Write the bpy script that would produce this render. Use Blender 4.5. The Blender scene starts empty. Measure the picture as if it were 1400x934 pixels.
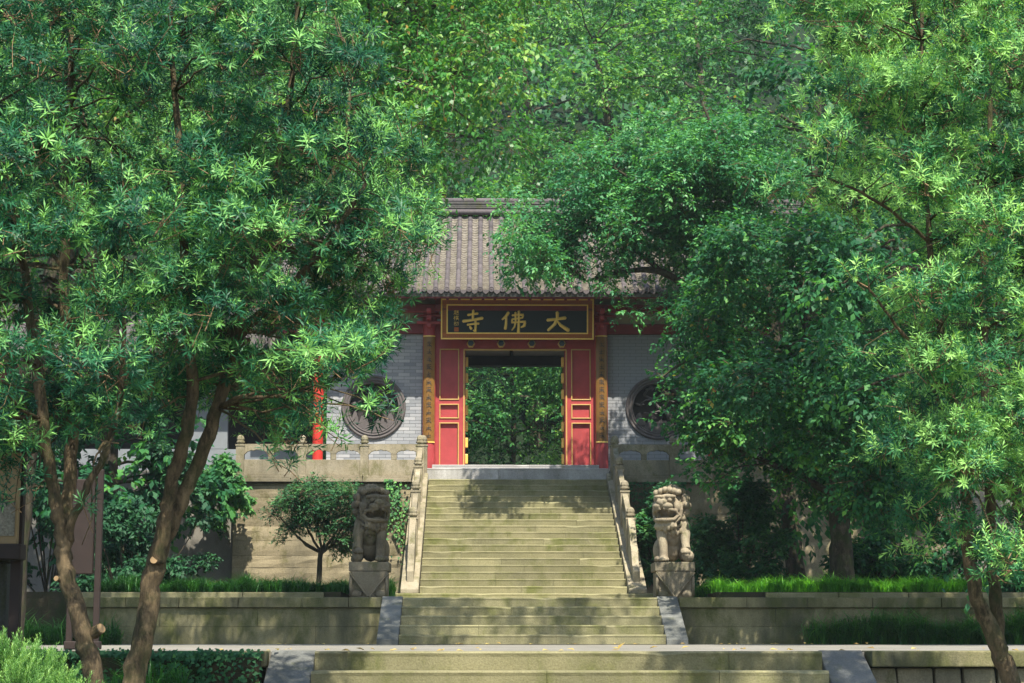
import bpy, bmesh, math, random
import numpy as np
from mathutils import Vector, Matrix
R = math.radians
random.seed(7); RNG = np.random.default_rng(11)
SC = bpy.context.scene
COL = SC.collection

# ------------------------------------------------------------------ camera
CAM = np.array([-0.78, 0.0, 0.15])
PITCH, YAW, FPX, PW, PH = R(8.823), R(0.967), 2577.0, 1400.0, 934.0
cd = bpy.data.cameras.new('camera'); cam = bpy.data.objects.new('camera', cd); COL.objects.link(cam)
cam.location = CAM; cam.rotation_euler = (R(90) + PITCH, 0, -YAW)
cd.sensor_width = 36.0; cd.lens = 36.0 * FPX / PW; cd.clip_start = 0.05; cd.clip_end = 2000
SC.camera = cam
# ------------------------------------------------------------------ light
SUN_EL, SUN_AZ = R(58), R(14)          # azimuth: towards the right of straight behind the camera
w = bpy.data.worlds.new('World'); SC.world = w; w.use_nodes = True
wn = w.node_tree; bg = wn.nodes['Background']
sky = wn.nodes.new('ShaderNodeTexSky'); sky.sky_type = 'NISHITA'; sky.sun_disc = False
sky.sun_elevation = SUN_EL; sky.sun_rotation = math.pi - SUN_AZ
sky.air_density = 1.0; sky.dust_density = 1.2
wn.links.new(sky.outputs[0], bg.inputs[0]); bg.inputs[1].default_value = 0.13
sd = bpy.data.lights.new('sun', 'SUN'); sd.energy = 5.0; sd.angle = R(0.55); sd.color = (1.0, 0.93, 0.80)
sun = bpy.data.objects.new('sun', sd); COL.objects.link(sun)
sdir = Vector((math.sin(SUN_AZ) * math.cos(SUN_EL), -math.cos(SUN_AZ) * math.cos(SUN_EL), math.sin(SUN_EL)))
sun.rotation_euler = sdir.to_track_quat('Z', 'Y').to_euler(); sun.location = (6, -6, 20)
SC.view_settings.view_transform = 'Standard'; SC.view_settings.look = 'None'
SC.view_settings.gamma = 1.0; SC.view_settings.exposure = 1.1
SC.render.engine = 'CYCLES'
SC.cycles.max_bounces = 5; SC.cycles.diffuse_bounces = 2; SC.cycles.glossy_bounces = 2
SC.cycles.transmission_bounces = 4; SC.cycles.transparent_max_bounces = 4
SC.cycles.caustics_reflective = False; SC.cycles.caustics_refractive = False

# ------------------------------------------------------------------ helpers
FW = np.array([math.sin(YAW) * math.cos(PITCH), math.cos(YAW) * math.cos(PITCH), math.sin(PITCH)])
RT = np.array([math.cos(YAW), -math.sin(YAW), 0.0]); UP = np.cross(RT, FW)
def at(px, py, Y):
    """the point of the place that stands Y metres up the axis, seen at a pixel of the photograph"""
    d = FW + RT * (px - PW / 2) / FPX + UP * (PH / 2 - py) / FPX
    return CAM + d * ((Y - CAM[1]) / d[1])

def link(o, parent=None):
    COL.objects.link(o)
    if parent is not None: o.parent = parent
    return o
def tag(o, label=None, cat=None, group=None, kind=None):
    if label: o['label'] = label
    if cat: o['category'] = cat
    if group: o['group'] = group
    if kind: o['kind'] = kind
    return o
def thing(name, label, cat, loc=(0, 0, 0), group=None):
    o = bpy.data.objects.new(name, None); o.location = loc; o.empty_display_size = 0.2
    COL.objects.link(o)
    return tag(o, label, cat, group)

class MB:
    def __init__(s): s.v = []; s.f = []; s.smooth = False
    def add(s, vs, fs):
        b = len(s.v); s.v += [tuple(p) for p in vs]; s.f += [tuple(i + b for i in q) for q in fs]; return s
    def box(s, x0, x1, y0, y1, z0, z1):
        return s.add([(x0,y0,z0),(x1,y0,z0),(x1,y1,z0),(x0,y1,z0),(x0,y0,z1),(x1,y0,z1),(x1,y1,z1),(x0,y1,z1)],
                     [(0,3,2,1),(4,5,6,7),(0,1,5,4),(1,2,6,5),(2,3,7,6),(3,0,4,7)])
    def hexa(s, p):   # eight points: bottom ring then top ring
        return s.add(p, [(0,3,2,1),(4,5,6,7),(0,1,5,4),(1,2,6,5),(2,3,7,6),(3,0,4,7)])
    def tube(s, pts, rad, n=8, caps=True, jit=0.0):
        pts = [Vector(p) for p in pts]; m = len(pts)
        if not hasattr(rad, '__len__'): rad = [rad] * m
        b = len(s.v); up = None
        for i, p in enumerate(pts):
            t = (pts[min(i+1, m-1)] - pts[max(i-1, 0)]).normalized()
            if up is None:
                up = Vector((0, 0, 1)) if abs(t.z) < .9 else Vector((1, 0, 0))
            x = t.cross(up).normalized(); y = x.cross(t).normalized(); up = y
            for k in range(n):
                a = 2 * math.pi * k / n; r = rad[i] * (1 + (random.uniform(-jit, jit) if jit else 0))
                q = p + x * math.cos(a) * r + y * math.sin(a) * r
                s.v.append((q.x, q.y, q.z))
        for i in range(m - 1):
            for k in range(n):
                k2 = (k + 1) % n
                s.f.append((b+i*n+k, b+i*n+k2, b+(i+1)*n+k2, b+(i+1)*n+k))
        if caps:
            s.f.append(tuple(b + k for k in range(n))[::-1]); s.f.append(tuple(b+(m-1)*n+k for k in range(n)))
        return s
    def lathe(s, prof, n=16, c=(0, 0, 0), axis='z'):
        b = len(s.v); m = len(prof)
        for r, z in prof:
            for k in range(n):
                a = 2 * math.pi * k / n
                q = (r*math.cos(a), r*math.sin(a), z) if axis == 'z' else (r*math.cos(a), z, r*math.sin(a))
                s.v.append((c[0]+q[0], c[1]+q[1], c[2]+q[2]))
        for i in range(m - 1):
            for k in range(n):
                k2 = (k + 1) % n; q = (b+i*n+k, b+i*n+k2, b+(i+1)*n+k2, b+(i+1)*n+k)
                s.f.append(q if axis == 'z' else q[::-1])
        s.f.append(tuple(b+k for k in range(n))[::1 if axis != 'z' else -1]); s.f.append(tuple(b+(m-1)*n+k for k in range(n))[::1 if axis == 'z' else -1])
        return s
    def poly(s, pts, y0, y1):      # polygon in x,z pushed through y
        n = len(pts); b = len(s.v)
        s.v += [(p[0], y0, p[1]) for p in pts] + [(p[0], y1, p[1]) for p in pts]
        s.f.append(tuple(b + i for i in range(n))); s.f.append(tuple(b + n + i for i in range(n))[::-1])
        for i in range(n):
            j = (i + 1) % n; s.f.append((b+j, b+i, b+n+i, b+n+j))
        return s
    def ell(s, c, r, n=12, m=8, rot=None):
        b = len(s.v)
        for i in range(m + 1):
            th = math.pi * i / m
            for k in range(n):
                a = 2*math.pi*k/n
                q = Vector((r[0]*math.sin(th)*math.cos(a), r[1]*math.sin(th)*math.sin(a), r[2]*math.cos(th)))
                if rot is not None: q = rot @ q
                s.v.append((c[0]+q.x, c[1]+q.y, c[2]+q.z))
        for i in range(m):
            for k in range(n):
                k2 = (k+1) % n; s.f.append((b+i*n+k, b+(i+1)*n+k, b+(i+1)*n+k2, b+i*n+k2))
        return s
    def mesh(s, name):
        me = bpy.data.meshes.new(name); me.from_pydata(s.v, [], s.f); me.update(); me.validate()
        if s.smooth:
            me.polygons.foreach_set('use_smooth', [True] * len(me.polygons))
        return me
    def build(s, name, mat, parent=None, bevel=0.0, smooth=None, kind=None):
        if smooth is not None: s.smooth = smooth
        o = bpy.data.objects.new(name, s.mesh(name)); o.data.materials.append(mat)
        link(o, parent)
        if parent is not None and parent.type == 'EMPTY': o.matrix_parent_inverse = Matrix.Translation(-parent.location)
        if bevel > 0:
            bv = o.modifiers.new('bevel', 'BEVEL'); bv.width = bevel; bv.segments = 2; bv.limit_method = 'ANGLE'; bv.angle_limit = R(40)
        if kind: o['kind'] = kind
        return o
def place(mesh, name, parent, loc, rot=None, scale=None, label=None):
    """one more object that shares a mesh"""
    o = bpy.data.objects.new(name, mesh); o.location = loc
    if rot is not None: o.rotation_euler = rot
    if scale is not None: o.scale = scale
    COL.objects.link(o)
    if parent is not None:
        o.parent = parent
        if parent.type == 'EMPTY': o.matrix_parent_inverse = Matrix.Translation(-parent.location)
    if label: o['label'] = label
    return o

# ------------------------------------------------------------------ materials
class NT:
    def __init__(s, name):
        s.m = bpy.data.materials.new(name); s.m.use_nodes = True; s.t = s.m.node_tree; s.b = s.t.nodes['Principled BSDF']
        s.out = s.t.nodes['Material Output']; s._pos = None
    def n(s, typ, **kw):
        o = s.t.nodes.new(typ)
        for k, v in kw.items():
            if k.startswith('i_'):
                key = k[2:]; key = int(key) if key.isdigit() else key.replace('_', ' ')
                o.inputs[key].default_value = v
            else: setattr(o, k, v)
        return o
    def l(s, a, b): s.t.links.new(a, b)
    def pos(s, scale=(1, 1, 1)):
        if s._pos is None: s._pos = s.n('ShaderNodeNewGeometry')
        mp = s.n('ShaderNodeMapping'); mp.inputs['Scale'].default_value = scale; s.l(s._pos.outputs['Position'], mp.inputs[0]); return mp.outputs[0]
    def noise(s, sc, detail=4, rough=.6, scale=(1, 1, 1)):
        o = s.n('ShaderNodeTexNoise'); o.inputs['Scale'].default_value = sc; o.inputs['Detail'].default_value = detail; o.inputs['Roughness'].default_value = rough
        s.l(s.pos(scale), o.inputs['Vector']); return o.outputs['Fac']
    def ramp(s, fac, stops):
        o = s.n('ShaderNodeValToRGB'); e = o.color_ramp.elements
        while len(e) < len(stops): e.new(.5)
        for i, (p, c) in enumerate(stops):
            e[i].position = p; e[i].color = (c[0], c[1], c[2], 1) if hasattr(c, '__len__') else (c, c, c, 1)
        s.l(fac, o.inputs[0]); return o.outputs[0]
    def mix(s, fac, a, b, mode='MIX'):
        o = s.n('ShaderNodeMix', data_type='RGBA', blend_type=mode)
        for inp, val in ((0, fac), (6, a), (7, b)):
            if hasattr(val, 'is_linked') or hasattr(val, 'links'): s.l(val, o.inputs[inp])
            elif hasattr(val, '__len__'): o.inputs[inp].default_value = (*val[:3], 1)
            else: o.inputs[inp].default_value = val
        return o.outputs[2]
    def bump(s, h, strength, dist):
        o = s.n('ShaderNodeBump'); o.inputs['Strength'].default_value = strength; o.inputs['Distance'].default_value = dist
        s.l(h, o.inputs['Height']); s.l(o.outputs[0], s.b.inputs['Normal'])
    def rnd(s): return s.n('ShaderNodeObjectInfo').outputs['Random']

def mat_stone(name, c1, c2, stain, moss=0.35, mosscol=(.085, .105, .018), sc=3.0, bump=.5, rough=.9, streak=True, var=.25, sk=.65):
    t = NT(name)
    base = t.mix(t.ramp(t.noise(sc, 6, .65), [(.3, 0.), (.7, 1.)]), c1, c2)
    st = t.ramp(t.noise(sc * .45, 5, .7, (1, 1, .35) if streak else (1, 1, 1)), [(.46, 0.), (.66, 1.)])
    base = t.mix(st, base, t.mix(sk, base, stain))
    ms = t.ramp(t.noise(sc * .8 + 1, 7, .7, (1, 1, .6)), [(.62 - moss * .4, 0.), (.74 - moss * .25, 1.)])
    base = t.mix(t.mix(1.0, ms, (.8, .8, .8), 'MULTIPLY'), base, mosscol)
    fine = t.noise(60, 3, .7)
    base = t.mix(.55, base, t.ramp(fine, [(.3, .35), (.7, 1.)]), 'MULTIPLY')
    v = t.ramp(t.rnd(), [(0., 1 - var), (1., 1.)])
    base = t.mix(1.0, base, v, 'MULTIPLY')
    t.l(base, t.b.inputs['Base Color']); t.b.inputs['Roughness'].default_value = rough
    t.b.inputs['Specular IOR Level'].default_value = .25
    t.bump(t.mix(.5, t.noise(14, 8, .75), fine), bump, .02)
    return t.m
def mat_plain(name, col, rough=.6, var=.18, sc=5, bump=.15, spec=.4, metal=0., dirt=None):
    t = NT(name)
    c2 = tuple(c * (1 - var * 1.6) for c in col)
    c = t.mix(t.ramp(t.noise(sc, 6, .7), [(.3, 0.), (.72, 1.)]), col, c2)
    if dirt: c = t.mix(t.ramp(t.noise(sc * .6, 6, .7, (1, 1, .3)), [(.5, 0.), (.75, .7)]), c, dirt)
    t.l(c, t.b.inputs['Base Color']); t.b.inputs['Roughness'].default_value = rough
    t.b.inputs['Specular IOR Level'].default_value = spec; t.b.inputs['Metallic'].default_value = metal
    t.bump(t.noise(40, 5, .7), bump, .006)
    return t.m
def mat_leaf(name, dark, mid, light, trans=.32, rough=.46, tcol=None, dead=None, spec=.3):
    t = NT(name)
    a = t.n('ShaderNodeAttribute'); a.attribute_name = 'tone'
    stops = [(0., dark), (.5, mid), (.93, light)]
    if dead: stops.append((.985, dead))
    c = t.ramp(a.outputs['Fac'], stops)
    t.l(c, t.b.inputs['Base Color']); t.b.inputs['Roughness'].default_value = rough; t.b.inputs['Specular IOR Level'].default_value = spec
    tr = t.n('ShaderNodeBsdfTranslucent'); t.l(t.mix(1., c, tcol or (1.5, 1.5, .6), 'MULTIPLY'), tr.inputs[0])
    mx = t.n('ShaderNodeMixShader'); mx.inputs[0].default_value = trans
    t.l(t.b.outputs[0], mx.inputs[1]); t.l(tr.outputs[0], mx.inputs[2]); t.l(mx.outputs[0], t.out.inputs[0])
    return t.m
def mat_bark(name, c1, c2, moss=.2):
    t = NT(name)
    n1 = t.noise(16, 9, .8, (1, 1, .3)); n2 = t.noise(5, 6, .65)
    c = t.mix(t.ramp(n1, [(.41, 0.), (.58, 1.)]), c2, c1)
    c = t.mix(t.ramp(n2, [(.56 - moss * .3, 0.), (.66, .85)]), c, (.045, .06, .02)); c = t.mix(t.ramp(t.noise(7, 7, .7, (1, 1, .5)), [(.55, 0.), (.68, .7)]), c, tuple(min(1, v * 1.9) for v in c1))
    t.l(c, t.b.inputs['Base Color']); t.b.inputs['Roughness'].default_value = .92; t.b.inputs['Specular IOR Level'].default_value = .2
    t.bump(n1, 1.0, .05); return t.m
def mat_brick(name):
    t = NT(name)
    c = t.ramp(t.rnd(), [(0., (.22, .235, .25)), (.5, (.34, .35, .36)), (1., (.45, .45, .45))])
    c = t.mix(t.ramp(t.noise(2.5, 6, .7), [(.35, 0.), (.75, .5)]), c, (.24, .25, .29))
    c = t.mix(.4, c, t.ramp(t.noise(70, 3, .7), [(.3, .45), (.7, 1.)]), 'MULTIPLY')
    t.l(c, t.b.inputs['Base Color']); t.b.inputs['Roughness'].default_value = .88; t.bump(t.noise(50, 4, .7), .3, .006); return t.m

M = {}
M['step'] = mat_stone('moss_stone', (.35, .32, .18), (.26, .243, .128), (.12, .12, .07), .3, (.14, .155, .04), 1.3, sk=.55)
M['wall'] = mat_stone('retaining_stone', (.30, .27, .15), (.19, .175, .085), (.05, .055, .035), .42, (.075, .09, .02), 1.9, sk=.92, var=.12)
M['rough'] = mat_stone('rough_wall_stone', (.40, .34, .22), (.31, .26, .16), (.13, .12, .085), .22, (.11, .11, .03), 2.3, 1.0)
M['rubble'] = mat_stone('blue_rubble_stone', (.27, .30, .31), (.19, .22, .23), (.08, .09, .085), .3, (.075, .09, .03), 2.5, .9)
M['bal'] = mat_stone('balustrade_stone', (.42, .37, .27), (.33, .28, .185), (.14, .13, .09), .3, (.13, .13, .04), 3.2, .6)
M['cheek'] = mat_stone('grey_slab_stone', (.20, .205, .19), (.15, .155, .14), (.08, .085, .075), .15, (.10, .11, .05), 2.4, .35)
M['granite'] = mat_stone('pale_granite', (.60, .585, .57), (.50, .485, .47), (.27, .26, .235), .03, (.25, .25, .15), 3.5, .25, .75)
M['pave'] = mat_stone('path_stone', (.33, .31, .27), (.25, .235, .20), (.17, .165, .13), .15, (.14, .14, .05), 1.5, .3)
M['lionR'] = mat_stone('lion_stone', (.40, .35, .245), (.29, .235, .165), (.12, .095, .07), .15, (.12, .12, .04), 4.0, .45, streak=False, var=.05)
M['lionL'] = mat_stone('shaded_lion_stone', (.24, .20, .13), (.15, .125, .085), (.06, .05, .035), .25, (.08, .085, .03), 4.0, .45, streak=False, var=.05)  # darker copy of the lion stone, with tree shade in its colour
M['plinth'] = mat_stone('plinth_stone', (.25, .215, .15), (.17, .145, .10), (.065, .055, .042), .25, (.09, .095, .035), 3.5, .5, streak=True, var=.05, sk=.85)
M['red'] = mat_plain('red_lacquer', (.40, .055, .058), .5, .2, 3, .15, .35, dirt=(.20, .03, .03))
M['darkred'] = mat_plain('dark_red_timber', (.20, .025, .028), .55, .2, 4)
M['gold'] = mat_plain('gold_paint', (.90, .60, .14), .35, .12, 8, .1, .5, .1)
M['trim'] = mat_plain('gilt_trim', (.52, .33, .10), .45, .15, 8, .1)
M['goldred'] = mat_plain('red_gold_fret', (.46, .12, .02), .5, .3, 60, .4)
M['plaque'] = mat_plain('dark_teal_lacquer', (.004, .011, .012), .6, .2, 4, .05)
M['couplet'] = mat_plain('amber_lacquer_board', (.21, .10, .018), .42, .25, 5, .1, dirt=(.20, .11, .02))
M['ink'] = mat_plain('ink', (.03, .025, .02), .6)
M['blue'] = mat_plain('blue_enamel', (.04, .075, .13), .4)
M['brick'] = mat_brick('grey_brick')
M['mortar'] = mat_plain('dark_mortar', (.13, .135, .15), .95, .2, 10)
M['frame'] = mat_plain('window_stone', (.115, .10, .098), .75, .25, 6, .2)
M['carve'] = mat_plain('carved_dark_stone', (.10, .09, .085), .8, .25, 8, .3)
M['tile'] = mat_stone('cover_tile', (.165, .142, .147), (.125, .107, .11), (.09, .08, .08), .12, (.16, .15, .11), 4, .4, .85)
M['pan'] = mat_stone('pan_tile', (.31, .28, .225), (.19, .165, .135), (.11, .095, .08), .2, (.15, .14, .07), 14, .6, .9, var=.1)
M['ridge'] = mat_stone('ridge_brick', (.15, .14, .13), (.10, .095, .09), (.06, .06, .05), .25, (.08, .09, .03), 4, .5)
M['plaster'] = mat_plain('cream_plaster', (.44, .41, .32), .9, .15, 3, .2, dirt=(.22, .2, .15))
M['white'] = mat_plain('brightened_plaster', (.75, .74, .70), .9, .1, 3)  # grey plaster turned white to brighten the panel in the dim passage
M['greywall'] = mat_plain('grey_plaster', (.20, .22, .24), .9, .2, 2, .2, dirt=(.16, .17, .17))
M['dark'] = mat_plain('dark_timber', (.028, .022, .022), .7, .3, 4)
M['soil'] = mat_stone('soil', (.075, .06, .035), (.05, .042, .022), (.03, .03, .02), .45, (.03, .05, .012), 5, .9)
M['hill'] = mat_stone('forest_floor', (.012, .030, .010), (.008, .02, .007), (.006, .012, .005), .5, (.008, .03, .007), 1, .9)
M['barkA'] = mat_bark('podocarpus_bark', (.17, .125, .07), (.055, .042, .026), .35)
M['barkB'] = mat_bark('grey_bark', (.085, .068, .048), (.032, .026, .02), .35)
M['twig'] = mat_plain('twig', (.16, .11, .06), .85, .3, 9)
M['twigtan'] = mat_plain('tan_twig', (.24, .155, .08), .8, .3, 9)
M['cut'] = mat_plain('cut_wood', (.30, .20, .10), .8, .2, 20)
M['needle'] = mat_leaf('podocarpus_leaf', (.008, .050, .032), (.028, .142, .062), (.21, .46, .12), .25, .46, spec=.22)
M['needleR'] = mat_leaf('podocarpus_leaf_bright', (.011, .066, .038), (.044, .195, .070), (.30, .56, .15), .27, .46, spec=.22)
M['ficus'] = mat_leaf('drooping_leaf', (0.02, 0.095, 0.03), (0.06, 0.215, 0.045), (0.26, 0.43, 0.085), .38, .4, None, (.30, .20, .05))
M['maple'] = mat_leaf('fine_leaf', (0.016, 0.09, 0.045), (0.045, 0.195, 0.076), (0.16, 0.4, 0.115), .33, .45)
M['broad'] = mat_leaf('heart_leaf', (0.009, 0.06, 0.03), (0.026, 0.135, 0.048), (0.14, 0.37, 0.065), .38, .58, None, (.30, .26, .05))
M['forest'] = mat_leaf('forest_leaf', (0.014, 0.075, 0.03), (0.045, 0.175, 0.05), (0.2, 0.4, 0.085), .36, .5, None, (.28, .22, .07))
M['shrub'] = mat_leaf('box_leaf', (0.012, 0.058, 0.026), (0.028, 0.115, 0.042), (0.08, 0.22, 0.06), .22, .58)
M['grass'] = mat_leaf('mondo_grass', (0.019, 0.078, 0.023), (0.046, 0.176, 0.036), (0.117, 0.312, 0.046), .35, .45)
M['grass_sunlit'] = mat_leaf('sunlit_mondo_grass', (0.04, 0.16, 0.02), (0.09, 0.32, 0.035), (0.2, 0.5, 0.06), .4, .5)  # lighter copy of the grass, with the sunlight put into its colour
M['juniper'] = mat_leaf('juniper', (.06, .16, .04), (.14, .30, .08), (.30, .48, .14), .35, .5)
M['ivy'] = mat_leaf('ivy_leaf', (0.016, 0.08, 0.034), (0.04, 0.155, 0.052), (0.13, 0.34, 0.07), .3, .58)
M['dry'] = mat_leaf('dry_grass', (.16, .12, .04), (.27, .20, .07), (.40, .32, .13), .3, .6)
M['sign'] = mat_plain('tan_board', (.27, .19, .09), .7, .12, 3, .1, dirt=(.30, .24, .13))
M['woodred'] = mat_plain('reddish_timber', (.026, .015, .011), .75, .3, 6, .3)
M['slate'] = mat_stone('slate_stone', (.10, .10, .09), (.07, .07, .06), (.04, .04, .04), .3, (.05, .06, .02), 3, .7)
M['paper'] = mat_plain('poster_paper', (.27, .25, .19), .8, .45, 45)
M['teal'] = mat_plain('poster_teal', (.10, .30, .36), .8, .3, 30)
M['lantern'] = mat_plain('lantern_red', (.55, .03, .02), .6)
M['fallen'] = mat_leaf('fallen_leaf', (.20, .13, .04), (.34, .24, .07), (.45, .36, .12), .2, .7)
M['pinkstone'] = mat_stone('pink_stone', (.34, .21, .17), (.27, .17, .13), (.12, .09, .07), .1, (.1, .1, .04), 4, .4)

# ================================================================== the setting: ground, levels, path
def jgrid(name, xs, ys, zf, mat, kind='structure', jit=.0):
    b = MB(); nx, ny = len(xs), len(ys)
    for y in ys:
        for x in xs: b.v.append((x, y, zf(x, y) + random.uniform(-jit, jit)))
    for j in range(ny - 1):
        for i in range(nx - 1):
            k = j * nx + i; b.f.append((k, k + 1, k + nx + 1, k + nx))
    o = b.build(name, mat, smooth=True); o['kind'] = kind; return o
lin = lambda a, b, n: [a + (b - a) * i / (n - 1) for i in range(n)]
gnd = MB().box(-600, 600, -400, 900, -2.0, -1.46).build('ground', M['soil']); gnd['kind'] = 'structure'
fc = MB().box(-6, 7, -4, 14.0, -1.6, -1.44).build('forecourt_path', M['pave']); fc['kind'] = 'structure'
# beds beside the lowest flight
bedL = jgrid('left_planting_bed', lin(-16, -2.62, 20), lin(4, 16.62, 18), lambda x, y: -1.4 + 1.0 * max(0, min(1, (y - 6) / 8)) * max(0, min(1, (-x - 2.6) / .7)), M['soil'], jit=.02)
bedR = jgrid('right_planting_bed', lin(2.62, 16, 20), lin(4, 16.5, 18), lambda x, y: -1.4 + .75 * max(0, min(1, (y - 6) / 8)) * max(0, min(1, (x - 2.6) / .7)), M['soil'], jit=.02)
land = MB().box(-14, 14, 16.95, 29.48, -1.4, -.006).build('landing_path', M['pave']); land['kind'] = 'structure'
plat = MB().box(-16, 16, 29.75, 39.7, -1.0, .70).build('upper_bed_ground', M['soil']); plat['kind'] = 'structure'
for s in (-1, 1):
    a = sorted((s * 2.98, s * 16)); q = MB().box(a[0], a[1], 30.1, 39.6, .6, .81).build('grass_bed_soil', M['soil']); q['kind'] = 'structure'
fore = MB().box(-2.9, 2.9, 29.62, 33.9, .5, .708).build('stair_foot_paving', M['step']); fore['kind'] = 'structure'
terr = MB().box(-22, 22, 39.95, 52, 1.0, 3.575).build('terrace_ground', M['pave']); terr['kind'] = 'structure'
hill = jgrid('wooded_hill', lin(-90, 90, 40), lin(50, 160, 26), lambda x, y: 3.3 + max(0, y - 57) * .8 + 1.2 * math.sin(x * .13 + y * .07) * min(1, max(0, (y - 52) / 10)), M['hill'], jit=.25)

# ================================================================== stairs
def step_slab(b, x0, x1, yn, z0, z1, depth, nose=.016, seg=None, rag=.004, seed=None):
    """a worn step stone: front face, rounded ragged nosing, tread"""
    rr = random.Random(seed if seed is not None else random.random())
    L = x1 - x0; seg = seg or max(4, int(L / .11)); n0 = len(b.v); prof = 6
    chip = [0.0] * (seg + 1)
    for _ in range(max(1, int(L / 1.1))):
        if rr.random() < .6:
            c = rr.randrange(seg + 1); a = rr.uniform(.006, .02)
            for d in range(-1, 2):
                if 0 <= c + d <= seg: chip[c + d] = max(chip[c + d], a * (1 if d == 0 else .6))
    for i in range(seg + 1):
        x = x0 + L * i / seg; j = rr.uniform(-rag, rag) * .6; jz = rr.uniform(-rag, rag) * .5; c = chip[i]
        for (y, z) in ((yn + depth, z0), (yn + .004, z0), (yn + .003 + j * .3, z1 - .045), (yn - .004 + j + c * .5, z1 - nose - c), (yn + nose * .8 + j + c, z1 + jz - c * .3), (yn + depth, z1)):
            b.v.append((x, y, z))
    for i in range(seg):
        for k in range(prof):
            k2 = (k + 1) % prof; p = n0 + i * prof
            b.f.append((p + k, p + prof + k, p + prof + k2, p + k2)[::-1])
    b.f.append(tuple(n0 + k for k in range(prof))[::-1]); b.f.append(tuple(n0 + seg * prof + k for k in range(prof)))
    return b
def flight(root, n, hw, y0, z0, rise, tread, mat, joints, over=.05):
    for i in range(n):
        z = z0 + i * rise; y = y0 + i * tread
        cuts = [-hw] + sorted(j for j in joints(i)) + [hw]
        for a, c in zip(cuts[:-1], cuts[1:]):
            b = MB(); step_slab(b, a + (.002 if a > -hw else 0), c - (.002 if c < hw else 0), y, z + .001, z + rise, tread + over)
            b.build('step_stone', mat, root)
rj = random.Random(3)
s3 = thing('stone_staircase', 'wide stone flight in the foreground rising to the path, widest of the three', 'staircase', (0, 16, -1.44))
flight(s3, 9, 2.22, 16.7 - 8 * .32, -1.44, .16, .32, M['step'], lambda i: [rj.uniform(.9, 1.5)] if i % 2 == 0 else [rj.uniform(-1.2, -.2), rj.uniform(.9, 1.7)])
for s, nm in ((-1, 'cheek_slab'), (1, 'cheek_slab')):
    x0, x1 = (2.225, 2.62) if s > 0 else (-2.62, -2.225)
    yA, yB = 13.7, 16.95
    b = MB().hexa([(x0, yA, -1.5), (x1, yA, -1.5), (x1, yB, -1.5), (x0, yB, -1.5), (x0, yA, -1.36), (x1, yA, -1.36), (x1, yB, .012), (x0, yB, .012)])
    # cut the top level where it meets the path
    b.v[6] = (x1, yB, .012); b.build(nm, M['cheek'], s3, .012)
s2 = thing('stone_staircase', 'short five-step mossy stone flight between the two retaining walls', 'staircase', (0, 28.2, 0))
flight(s2, 5, 1.975, 28.2, 0.0, .142, .325, M['step'], lambda i: [[.35], [-.8, 1.1], [.9], [-.3], [-.9, .7]][i])
for s in (-1, 1):
    xa, xb = (1.98, 2.30) if s > 0 else (-2.30, -1.98)
    b = MB().hexa([(xa, 28.14, -.02), (xb, 28.14, -.02), (xb, 29.66, -.02), (xa, 29.66, -.02), (xa, 28.14, .075), (xb, 28.14, .075), (xb, 29.66, .735), (xa, 29.66, .735)])
    b.build('cheek_slab', M['cheek'], s2, .01)
s1 = thing('stone_staircase', 'long upper stone flight climbing to the red gate between balustrades', 'staircase', (0, 34, .71))
RISE, TREAD, Y1, Z1 = .1378, .31, 34.0, .86
b = MB(); step_slab(b, -2.55, .6, 33.62, .706, .86, .5); b.build('step_stone', M['step'], s1)
b = MB(); step_slab(b, .604, 2.6, 33.62, .706, .86, .5); b.build('step_stone', M['step'], s1)
flight(s1, 18, 1.855, Y1, Z1, RISE, TREAD, M['step'], lambda i: [rj.uniform(-1.2, -.1), rj.uniform(.4, 1.4)] if i % 3 else [rj.uniform(-.7, .7)])
b = MB(); step_slab(b, -1.93, -.4, 39.62, 3.342, 3.60, .6, .012, rag=.002); b.build('granite_step', M['granite'], s1)
b = MB(); step_slab(b, -.396, 1.93, 39.62, 3.342, 3.60, .6, .012, rag=.002); b.build('granite_step', M['granite'], s1)

# ================================================================== retaining walls
def block(b, x0, x1, y0, y1, z0, z1, j=.006):
    r = lambda: random.uniform(-j, j)
    return b.hexa([(x0+r(), y0+r(), z0), (x1+r(), y0+r(), z0), (x1, y1, z0), (x0, y1, z0), (x0+r(), y0+r(), z1), (x1+r(), y0+r(), z1), (x1, y1, z1), (x0, y1, z1)])
def low_wall(x0, x1, label, out):
    t = thing('retaining_wall', label, 'wall', ((x0 + x1) / 2, 29.5, 0))
    MB().box(x0, x1, 29.60, 29.95, -.2, .54).build('wall_core', M['slate'], t)
    for z0, z1, lo, hi in ((-.05, .264, 1.4, 2.4), (.266, .55, 1.3, 2.3)):
        x = x0
        while x < x1 - .01:
            L = min(random.uniform(lo, hi), x1 - x)
            if x1 - x - L < .35: L = x1 - x
            block(MB(), x + .0015, x + L - .0015, 29.50 + random.uniform(0, .008), 29.62, z0, z1, .002).build('wall_stone', M['wall'], t, .005)
            x += L
    x = x0
    while x < x1 - .01:
        L = min(random.uniform(.7, 1.1), x1 - x)
        if x1 - x - L < .3: L = x1 - x
        block(MB(), x + .002, x + L - .002, 29.43 + random.uniform(0, .01), 29.9, .555, .712, .004).build('coping_stone', M['wall'], t, .012)
        x += L
    x = x0
    while x < x1 - .01:                       # low kerb of the grass bed, set back
        L = min(random.uniform(.9, 1.5), x1 - x)
        if x1 - x - L < .3: L = x1 - x
        if not (x < 2.95 and x + L > -2.95): block(MB(), x + .003, x + L - .003, 30.0, 30.14, .69, .80, .006).build('kerb_stone', M['step'], t, .012)
        x += L
low_wall(-7.1, -2.31, 'mossy stone retaining wall left of the short steps, patchily sunlit', 1)
low_wall(2.31, 9.5, 'shaded stone retaining wall right of the short steps', 1)
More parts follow.
